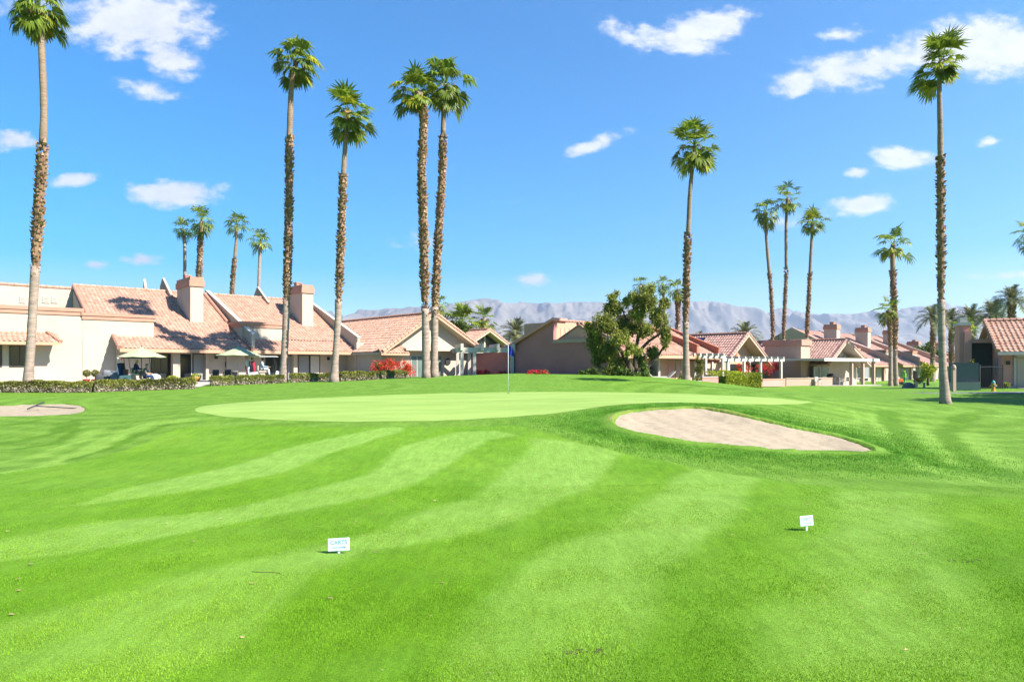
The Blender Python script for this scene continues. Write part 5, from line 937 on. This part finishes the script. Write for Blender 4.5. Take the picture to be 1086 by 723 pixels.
def golf_cart(label, px, Y, rz, roofm):
    x, y, z = atg(px, Y, .02); t = thing('golf_cart', label, 'golf cart', (x, y, z), rz, 'golf carts on the patios')
    MB().prism_y([(-1.15, .35), (-1.15, .62), (-.45, .68), (-.4, .32), (.75, .32), (.85, .75), (1.12, .62), (1.2, .35), (1.1, .25), (-1.05, .25)], -.55, .55).obj('body', 'cartwhite', t, bevel=.03)
    MB().box(-.42, .12, -.52, .52, .62, .76).obj('seat', 'cream', t, bevel=.03); MB().box(-.5, -.40, -.5, .5, .78, 1.15).obj('backrest', 'cream', t, bevel=.03)
    MB().prism_y([(-1.05, 1.80), (-1.0, 1.87), (.85, 1.87), (.95, 1.80)], -.6, .6).obj('roof', roofm, t, bevel=.02)
    for sx, tx in ((-.75, -.9), (.85, .7)):
        for sy in (-.5, .5): MB().tube([(sx, sy, .6), (tx, sy, 1.81)], .02, 6).obj('roof_post', 'dark', t)
    for sx in (-.8, .85):
        for sy in (-.55, .55):
            w_ = MB(); w_.lathe([(.1, -.09), (.2, -.1), (.225, -.06), (.225, .06), (.2, .1), (.1, .09)], seg=18); w_.v = [(sx+a, sy+c, .225+b_) for a, b_, c in w_.v]; wo_ = w_.obj('wheel', 'tyre', t, smooth=True)
            w_ = MB(); w_.lathe([(.01, -.105), (.1, -.1), (.1, .1), (.01, .105)], seg=12); w_.v = [(sx+a, sy+c, .225+b_) for a, b_, c in w_.v]; w_.obj('rim', 'cartwhite', wo_)
    w_ = MB(); pts = [(.55+.05*math.cos(a), .25+.18*math.cos(a), .98+.17*math.sin(a)) for a in np.linspace(0, 6.28, 15)]; w_.tube(pts, .014, 5); w_.tube([(.75, .25, .7), (.55, .25, .98)], .02, 5); w_.obj('steering_wheel', 'black', t)
    MB().add([(.83, -.5, .8), (.83, .5, .8), (.71, .5, 1.78), (.71, -.5, 1.78), (.845, -.5, .8), (.845, .5, .8), (.725, .5, 1.78), (.725, -.5, 1.78)], [(0, 1, 2, 3), (4, 7, 6, 5), (0, 4, 5, 1), (1, 5, 6, 2), (2, 6, 7, 3), (3, 7, 4, 0)]).obj('frame', 'dark', t) if False else None
    MB().box(-1.3, -.9, -.5, .5, .55, .6).box(-.96, -.92, -.5, .5, .6, 1.05).obj('bag_rack', 'dark', t); return t
M['bagred'] = mat('red_bag', (.45, .03, .06), .6); M['bagwhite'] = mat('white_bag', (.7, .7, .72), .5)
def golf_bag(label, cart, ly, m, m2, lx=-1.12):
    c = math.cos(cart.rotation_euler.z); n = math.sin(cart.rotation_euler.z); x = cart.location.x+c*lx-n*ly; y = cart.location.y+n*lx+c*ly
    t = thing('golf_bag', label, 'golf bag', (x, y, cart.location.z+.62), cart.rotation_euler.z, 'golf bags on the carts'); t.rotation_euler = (0, R(-9), cart.rotation_euler.z)
    MB().lathe([(.12, 0), (.135, .03), (.125, .4), (.14, .8), (.15, .86), (.13, .86)], seg=14).obj('bag', m, t, smooth=True); MB().box(-.19, -.1, -.09, .09, .12, .55).obj('pocket', m2, t, bevel=.02)
    rr = np.random.default_rng(int(abs(x*10)))
    for i in range(7):
        a = i*.9; dx, dy, h = .08*math.cos(a), .08*math.sin(a), rr.uniform(1.0, 1.2)
        b_ = MB().tube([(dx*.7, dy*.7, .75), (dx, dy, h)], .008, 5)
        cl = b_.obj('club', 'chrome', t); (MB().ell((dx, dy, h+.04), (.055, .045, .06)) if i % 2 else MB().ell((dx+.03, dy, h+.02), (.05, .015, .03))).obj('club_head', (m2 if i % 2 else 'chrome'), cl)
    return t
c1 = golf_cart('golf cart with its roof hidden under the left green umbrella', 149, 47.3, R(12), 'dark')
golf_bag('dark golf bag at the outer side of the left cart', c1, -.27, 'navy', 'bagwhite'); golf_bag('black and red golf bag at the wall side of the left cart', c1, .25, 'black', 'bagred')
c2 = golf_cart('golf cart with a flat white roof right of the second green umbrella', 281, 52.2, R(14), 'cartwhite')
golf_bag('white and red golf bag on the near side of the white-roofed cart', c2, -.27, 'bagwhite', 'bagred'); golf_bag('navy golf bag on the far side of the white-roofed cart', c2, .25, 'navy', 'bagwhite'); golf_bag('red golf bag leaning in the seat of the white-roofed cart', c2, -.3, 'bagred', 'navy', lx=-.72)
# ------------------------------------------------------------ people
def person(label, loc, rz, J_, mats, hat=None, group=None):
    """J_: joint positions (facing +x); one continuous skinned surface"""
    t = thing('person', label, 'person', loc, rz, group); names = list(J_); vid = {k: i for i, k in enumerate(names)}
    rad_ = dict(pelvis=.15, waist=.135, chest=.165, neck=.058, head=.098, crown=.085, shl=.075, shr=.075, ell=.048, elr=.048, wrl=.032, wrr=.032, pal=.038, par=.038, hil=.10, hir=.10, knl=.062, knr=.062, anl=.043, anr=.043, tol=.04, tor=.04)
    rad_ = {k: v*(1.22 if k not in ('head', 'crown', 'neck') else 1.08) for k, v in rad_.items()}
    edges = [('pelvis', 'waist'), ('waist', 'chest'), ('chest', 'neck'), ('neck', 'head'), ('head', 'crown')]
    for s_ in 'lr': edges += [('chest', 'sh'+s_), ('sh'+s_, 'el'+s_), ('el'+s_, 'wr'+s_), ('wr'+s_, 'pa'+s_), ('pelvis', 'hi'+s_), ('hi'+s_, 'kn'+s_), ('kn'+s_, 'an'+s_), ('an'+s_, 'to'+s_)]
    V_ = [Vector(J_[k]) for k in names]; E_ = [(vid[a], vid[b_]) for a, b_ in edges]; Rr = [rad_[k] for k in names]
    for s_ in 'lr':          # five short curled fingers per hand
        p = Vector(J_['pa'+s_]); d = (p-Vector(J_['wr'+s_])).normalized(); sd_ = d.cross(Vector((0, 0, 1))).normalized()
        for i, (o_, l_) in enumerate(((-.028, .065), (-.01, .078), (.01, .074), (.028, .055), (.045, .04))):
            a = p+sd_*o_+d*.02; b_ = a+d*l_+Vector((0, 0, -.012)); i0 = len(V_); V_ += [a, b_]; Rr += [.010, .008]; E_ += [(vid['pa'+s_], i0), (i0, i0+1)]
    me_ = bpy.data.meshes.new('sk'); me_.from_pydata(V_, E_, []); o = bpy.data.objects.new('sk', me_); COL.objects.link(o); md = o.modifiers.new('s', 'SKIN'); sv_ = me_.skin_vertices[0].data
    for i, q in enumerate(Rr): sv_[i].radius = (q, q); sv_[i].use_root = (i == 0)
    o.modifiers.new('sub', 'SUBSURF').levels = 1; dg_ = bpy.context.evaluated_depsgraph_get(); bm_ = bpy.data.meshes.new_from_object(o.evaluated_get(dg_)); bpy.data.objects.remove(o)
    bm_.materials.clear(); sl_ = ['skin', mats[0], mats[1], 'dark']; [bm_.materials.append(M[k]) for k in sl_]
    bone = []; 
    for a, b_ in edges:
        k = 0
        if b_ in ('waist', 'chest') or b_[:2] == 'sh' or b_[:2] == 'el': k = 1
        if b_[:2] in ('hi', 'kn', 'an'): k = 2
        if b_[:2] == 'to': k = 3
        if b_ == 'wrl' or b_ == 'wrr': k = 1 if mats[2] else 0
        bone.append((Vector(J_[a]), Vector(J_[b_]), k))
    for f in bm_.polygons:
        c = f.center; best = 9
        for a, b_, k in bone:
            e = b_-a; u = max(0, min(1, (c-a).dot(e)/max(1e-6, e.length_squared))); d = (c-a-e*u).length
            if d < best: best = d; f.material_index = k
        f.use_smooth = True
    bo = bpy.data.objects.new('body', bm_); COL.objects.link(bo); bo.parent = t
    h = Vector(J_['head']); ax = (Vector(J_['crown'])-h).normalized()
    hb = MB().ell(tuple(h+ax*.05+Vector((-.025, 0, .01))), (.108, .098, .105)); hb.obj('hair' if not hat else 'cap', hat or 'hair', t, smooth=True)
    if hat: MB().box(h.x+.03, h.x+.19, h.y-.07, h.y+.07, h.z+.07, h.z+.085).obj('cap_peak', hat, t)
    MB().ell(tuple(h+Vector((.105, 0, .005))), (.022, .015, .022), 6, 4).obj('nose', 'skin', t); ey = MB().ell(tuple(h+Vector((.092, .035, .03))), (.01, .012, .008), 6, 4).obj('eye', 'black', t); MB().ell(tuple(h+Vector((.092, -.035, .03))), (.01, .012, .008), 6, 4).obj('eye', 'black', t)
    MB().box(h.x+.085, h.x+.1, -.025+h.y, .025+h.y, h.z-.045, h.z-.038).obj('mouth', 'bagred', t)
    return t
def seated(lean=0, arm=.35):
    J_ = dict(pelvis=(-.0, 0, .1), waist=(-.0+lean*.3, 0, .27), chest=(.02+lean*.7, 0, .48), neck=(.05+lean, 0, .66), head=(.09+lean*1.1, 0, .78), crown=(.09+lean*1.1, 0, .87))
    for s_, k in (('l', 1), ('r', -1)): J_.update({'sh'+s_: (.02+lean*.8, k*.19, .55), 'el'+s_: (.12+lean*.5, k*.25, .30), 'wr'+s_: (.12+arm, k*.17, .25), 'pa'+s_: (.2+arm, k*.14, .25), 'hi'+s_: (.05, k*.10, .06), 'kn'+s_: (.48, k*.14, .10), 'an'+s_: (.55, k*.13, -.34), 'to'+s_: (.70, k*.14, -.38)})
    return J_
def onc(c, lx, ly, lz): a = c.rotation_euler.z; return (c.location.x+math.cos(a)*lx-math.sin(a)*ly, c.location.y+math.sin(a)*lx+math.cos(a)*ly, c.location.z+lz)
gp_ = 'golfers seated in the carts'
person('person in a navy jacket and pale cap seated in the left golf cart', onc(c1, -.25, -.27, .80), c1.rotation_euler.z, seated(.02), ('navy', 'khaki', 1), 'bagwhite', gp_)
person('person in a grey shirt seated leaning forward just right of the left golf cart', onc(c1, .52, -.95, .5), c1.rotation_euler.z, seated(.08, .25), ('greycloth', 'navy', 0), None, gp_)
tq = thing('patio_chair', 'dark patio chair carrying the golfer in grey', 'chair', onc(c1, .52, -.95, .0), c1.rotation_euler.z)
def chair_parts(t, m):
    MB().box(-.22, .24, -.24, .24, .4, .45).obj('seat', m, t); MB().box(-.26, -.22, -.24, .24, .45, .85).obj('backrest', m, t)
    for sx in (-.2, .2):
        for sy in (-.21, .21): MB().box(sx-.02, sx+.02, sy-.02, sy+.02, 0, .4).obj('leg', m, t)
    for sy in (-.25, .25): MB().box(-.24, .2, sy-.025, sy+.025, .62, .65).box(.16, .2, sy-.02, sy+.02, .45, .62).obj('arm', m, t)
chair_parts(tq, 'dark')
person('person in pale blue seated in the white-roofed golf cart', onc(c2, -.2, -.27, .80), c2.rotation_euler.z, seated(.0), ('paleblue', 'bagwhite', 1), 'black', gp_)
J_ = dict(pelvis=(0, 0, .93), waist=(.0, 0, 1.08), chest=(.02, 0, 1.3), neck=(.03, 0, 1.47), head=(.05, 0, 1.6), crown=(.05, 0, 1.69))
for s_, k in (('l', 1), ('r', -1)): J_.update({'sh'+s_: (0, k*.19, 1.38), 'el'+s_: (.05, k*.27, 1.12), 'wr'+s_: (.25, k*.2, 1.0), 'pa'+s_: (.33, k*.19, 1.0), 'hi'+s_: (0, k*.1, .88), 'kn'+s_: (.06+.06*k, k*.12, .48), 'an'+s_: (-.02+.1*k, k*.12, .08), 'to'+s_: (.12+.1*k, k*.13, .04)})
person('person standing in a fluorescent yellow-green top at the far right patios', atg(959.5, 84), R(180), J_, ('hivis', 'greencloth', 1), 'hivis')
# ------------------------------------------------------------ patio things
wA = lambda x, y, z=0: (lambda p: (p[0], p[1], G(p[0], p[1])+.02+z))(A.w(x, y))
def topiary(px, label):
    Y = 47.5; x, y = at(px, Y); t = thing('potted_topiary', label, 'potted plant', (x, y, G(x, y)+.02), 0, 'topiaries in red pots'); MB().lathe([(.13, 0), (.2, .3), (.22, .33), (.18, .33)]).obj('pot', 'red', t, smooth=True); MB().box(-.26, -.2, -.05, .05, .12, .3).obj('handle', 'red', t)
    MB().tube([(0, 0, .3), (0, 0, .6)], .02, 6).obj('stem', 'wood', t); P = nrm(r.standard_normal((900, 3)))*(.26*r.random((900, 1))**.25)+np.array([0, 0, .74]); quads_obj('ball', leaf_cloud(P, .04, r), 'hedge', t, r.uniform(.6, 1.4, 900))
topiary(92, 'left of the two ball topiaries in red pots by the cream wall'); topiary(101, 'right topiary in a red pot, next to the covered grill')
def cover_mesh(t, L_, D_2, H_, seed):
    n = 26; rr = np.random.default_rng(seed); b_ = MB(); V_ = []; lv = [(0, 1.08), (.35, 1.0), (.7, .98), (.9, .93), (.98, .78), (1.0, .5), (1.0, .01)]
    for h, k in lv:
        for j in range(n):
            a = 2*math.pi*j/n; q = (abs(math.cos(a))**4+abs(math.sin(a))**4)**-.25; f = 1+.035*math.sin(a*7+h*3)*(1-h); x = L_/2*q*math.cos(a)*k*f; V_.append((x, D_2/2*q*math.sin(a)*k*f, H_*h*(1-.18*(x/L_+.5))))
    b_.add(V_, [(i*n+j, i*n+(j+1) % n, (i+1)*n+(j+1) % n, (i+1)*n+j) for i in range(len(lv)-1) for j in range(n)]+[tuple(range((len(lv)-1)*n, len(lv)*n))]); return b_.obj('cover', 'cover', t, smooth=True)
t = thing('covered_grill', 'low dark grill under a sagging cover beside the topiaries', 'grill', (*at(109.5, 47.6), G(*at(109.5, 47.6))+.02), R(8)); cover_mesh(t, 1.0, .6, .70, 1); MB().box(-.45, .45, -.25, .25, .02, .3).obj('cart', 'dark', t)
t = thing('covered_grill', 'taller paler covered grill left of the golf cart', 'grill', (*at(118.5, 47.9), G(*at(118.5, 47.9))+.02), R(8)); o = cover_mesh(t, 1.1, .65, 1.0, 2); o.data.materials[0] = M['coverpale'] = mat('pale_grey_cover', (.24, .25, .27), .8, .2, 2); MB().box(-.45, .45, -.25, .25, .02, .4).obj('cart', 'dark', t)
for px, Y, lb_ in ((183, 48, 'yellow-green bowl planter near the patio column'), (208, 51.5, 'yellow-green bowl planter beside the open path')):
    x, y = at(px, Y); t = thing('bowl_planter', lb_, 'planter', (x, y, G(x, y)+.02), 0, 'bowl planters on the left patio'); MB().lathe([(.2, 0), (.34, .28), (.38, .34), (.3, .34)]).obj('pot', 'yhedge2' if 'yhedge2' in M else 'yellow', t, smooth=True)
    P = nrm(r.standard_normal((500, 3)))*np.array([.34, .34, .16])+np.array([0, 0, .42]); quads_obj('plant', leaf_cloud(P, .05, r), 'yhedge', t, r.uniform(.6, 1.4, 500))
x, y = xa(243), 1.69; orn = MB().lathe([(.30, 0), (.36, .03), (.30, .05), (.27, .03)], seg=24); orn.v = [(x+a, y-c, 1.28+b_*1.45) for a, b_, c in orn.v]; orn.obj('wall_ornament', 'dark', tA)
orn = MB(); orn.add([(x-.2, y-.05, 1.42), (x+.02, y-.05, 1.62), (x+.2, y-.05, 1.46), (x+.05, y-.05, 1.22), (x-.12, y-.05, 1.2)], [(0, 1, 2, 3, 4)]); orn.obj('ornament_panel', 'tan', tA)
for i, (px, Y) in enumerate(((228, 52.8), (241, 53.2))):
    t = thing('patio_chair', ('dark patio chair left of its twin under the wall lamp', 'dark patio chair below the oval wall ornament')[i], 'chair', atg(px, Y, .03), R(-80), 'dark patio chairs'); chair_parts(t, 'dark')
t = thing('storage_bin', 'dark narrow bin between the hedge sections by the second umbrella', 'bin', atg(249, 48.0, 0), R(8)); MB().box(-.17, .17, -.17, .17, 0, .78).obj('bin_body', 'dark', t, bevel=.02); MB().box(-.19, .19, -.19, .19, .78, .83).obj('lid', 'black', t, bevel=.01)
# white furniture
wc = thing('patio_chair', 'leftmost white patio chair before the pale gable house', 'chair', atg(858, 67.5, .02), R(20), 'white patio chairs'); chair_parts(wc, 'white')
for px, Y, rz_, lb_ in ((863, 69, 200, 'second white patio chair from the left, beside the sliding doors'), (868, 67, -60, 'white patio chair just left of the first patio cover post'), (874, 69.5, 80, 'white patio chair left of the black grill'), (891, 71, 10, 'white patio chair right of the black grill'), (897, 70, 190, 'rightmost white patio chair between two cover posts')): dup(wc, atg(px, Y, .02), R(rz_), lb_, 'white patio chairs')
t = thing('patio_table', 'round white patio table among the white chairs', 'table', atg(865.5, 68, .02)); MB().lathe([(.02, .68), (.55, .69), (.57, .72), (.55, .74), (.01, .74)], seg=20).obj('tabletop', 'white', t); [MB().tube([(.35*math.cos(a), .35*math.sin(a), 0), (.12*math.cos(a), .12*math.sin(a), .69)], .02, 5).obj('leg', 'white', t) for a in (.5, 2.07, 3.64, 5.2)]
t = thing('barbecue', 'black kettle grill among the white patio furniture', 'grill', atg(881, 71, .02)); MB().ell((0, 0, .92), (.42, .36, .30), 14, 8).obj('bowl', 'black', t, smooth=True); [MB().tube([(.3*a, .2*b_, 0), (.2*a, .14*b_, .8)], .02, 5).obj('leg', 'dark', t) for a in (-1, 1) for b_ in (-1, 1)]; MB().box(.4, .8, -.2, .2, .82, .86).obj('side_shelf', 'dark', t)
def lounger(px, Y, rz_, lb_):
    t = thing('sun_lounger', lb_, 'sun lounger', atg(px, Y, .02), rz_, 'pale sun loungers'); MB().box(-.2, 1.2, -.3, .3, .3, .38).obj('seat', 'white', t); MB().add([(-.2, -.3, .32), (-.2, .3, .32), (-.75, .3, .82), (-.75, -.3, .82), (-.17, -.3, .38), (-.17, .3, .38), (-.70, .3, .88), (-.70, -.3, .88)], [(0, 1, 2, 3), (4, 7, 6, 5), (0, 4, 5, 1), (1, 5, 6, 2), (2, 6, 7, 3), (3, 7, 4, 0)]).obj('backrest', 'white', t)
    for a in (-.1, 1.1):
        for c in (-.26, .26): MB().box(a-.025, a+.025, c-.025, c+.025, 0, .3).obj('leg', 'white', t)
lounger(693, 55, R(10), 'pale sun lounger left of the first long pergola post'); lounger(706, 54.6, R(190), 'pale sun lounger facing left under the long pergola')
# hydrant
t = thing('fire_hydrant', 'yellow fire hydrant with a teal cap on the lawn before the mauve house', 'hydrant', atg(1053.5, 45.5)); MB().lathe([(.15, 0), (.15, .04), (.105, .06), (.10, .45), (.135, .47), (.135, .5), (.11, .52)], seg=16).obj('barrel', 'yellow', t, smooth=False)
MB().lathe([(.12, .52), (.12, .56), (.10, .64), (.05, .70), (.03, .71), (.03, .76), (.0, .76)], seg=16).obj('bonnet', 'teal', t)
for a in (0, math.pi, -math.pi/2): c, n = math.cos(a), math.sin(a); MB().tube([(c*.08, n*.08, .36), (c*.19, n*.19, .36)], .055, 10).tube([(c*.19, n*.19, .36), (c*.22, n*.22, .36)], .035, 6).obj('outlet', 'teal' if a < 0 else 'yellow', t)
# utility things by the palms at right
t = thing('ball_washer_post', 'black upright post with a box top by the far right patios', 'post', atg(970.5, 58)); MB().box(-.06, .06, -.06, .06, 0, .8).obj('post', 'dark', t); MB().box(-.14, .14, -.1, .1, .72, 1.45).obj('box', 'black', t, bevel=.03)
t = thing('utility_cover', 'dark grey dome-shaped box on the grass left of the black post', 'utility box', atg(963, 56)); MB().prism_y([(-.42, 0), (-.2, .36), (.0, .5), (.22, .42), (.36, .25), (.36, 0)], -.3, .3).obj('shell', 'slate', t, bevel=.05); MB().box(-.46, .4, -.34, .34, -.05, .03).obj('base', 'concrete', t)
t = thing('garden_bench', 'small white bench on the grass right of the black post', 'bench', atg(976, 57.5), R(-8)); MB().box(-.4, .4, -.18, .18, .38, .43).obj('seat', 'white', t); [MB().box(a-.03, a+.03, -.15, .15, 0, .38).obj('leg', 'white', t) for a in (-.3, .3)]
t = thing('equipment_cart', 'low orange work cart left of the worker in yellow-green', 'cart', atg(951.5, 86)); MB().box(-.6, .6, -.35, .35, .35, .75).obj('tray', 'orange', t, bevel=.04); MB().tube([(.6, 0, .6), (1.0, 0, .95)], .025, 6).obj('handle', 'dark', t)
for sx in (-.4, .4):
    for sy in (-.38, .38): w_ = MB(); w_.lathe([(.02, -.04), (.2, -.04), (.2, .04), (.02, .04)], seg=14); w_.v = [(sx+a, sy+c, .2+b_) for a, b_, c in w_.v]; w_.obj('wheel', 'tyre', t)
clump_tree('desert_plant', 'spiky dry plant behind the yard wall', 'plant', 1033, 51, [(1030, 386, 4, 6, 0), (1034, 392, 4, 6, 0)], .07, 'hedge', 'wood', [[(1032, 400, .8, 0), (1031, 386, .5, 0)], [(1033, 400, .7, 0), (1035, 388, .4, 0)]], 500, r, trunk_name='stem')
clump_tree('low_plant', 'low dry plant in the planter beside the garage', 'plant', 1068, 48.5, [(1068, 407, 4, 3, 0)], .06, 'leaf', 'wood', None, 500, r)
# broad trees just outside the picture at right: they shade the lawn round the palm base
for i, (X_, Y_, h, rr_) in enumerate(((31.5, 32.5, 6.0, 4.2), (37, 35, 6.6, 4.8), (34.5, 29.5, 4.4, 3.2))):
    s = Y_/FP; pxx = 543+X_/s; pyy = HZ-(h+G(X_, Y_)-EYE)/s; k = rr_/s; base = HZ-(G(X_, Y_)-EYE)/s
    clump_tree('shade_tree', ('nearest broad leafy tree just outside the right edge', 'farther broad leafy tree just outside the right edge', 'lower broad leafy tree just outside the right edge')[i], 'tree', pxx, Y_, [(pxx, pyy, k*.75, k*.55, 0), (pxx-k*.4, pyy+k*.1, k*.5, k*.45, 1.5), (pxx+k*.4, pyy, k*.5, k*.45, -1.5), (pxx, pyy, k*.5, k*.5, 2.6), (pxx, pyy, k*.5, k*.5, -2.4)], .17, 'leaf', 'wood', [[(pxx, base+3, .28/s, 0), (pxx, pyy+k*.4, .2/s, 0), (pxx, pyy, .08/s, 0)]], 9500, r, 'shade trees beyond the right edge')
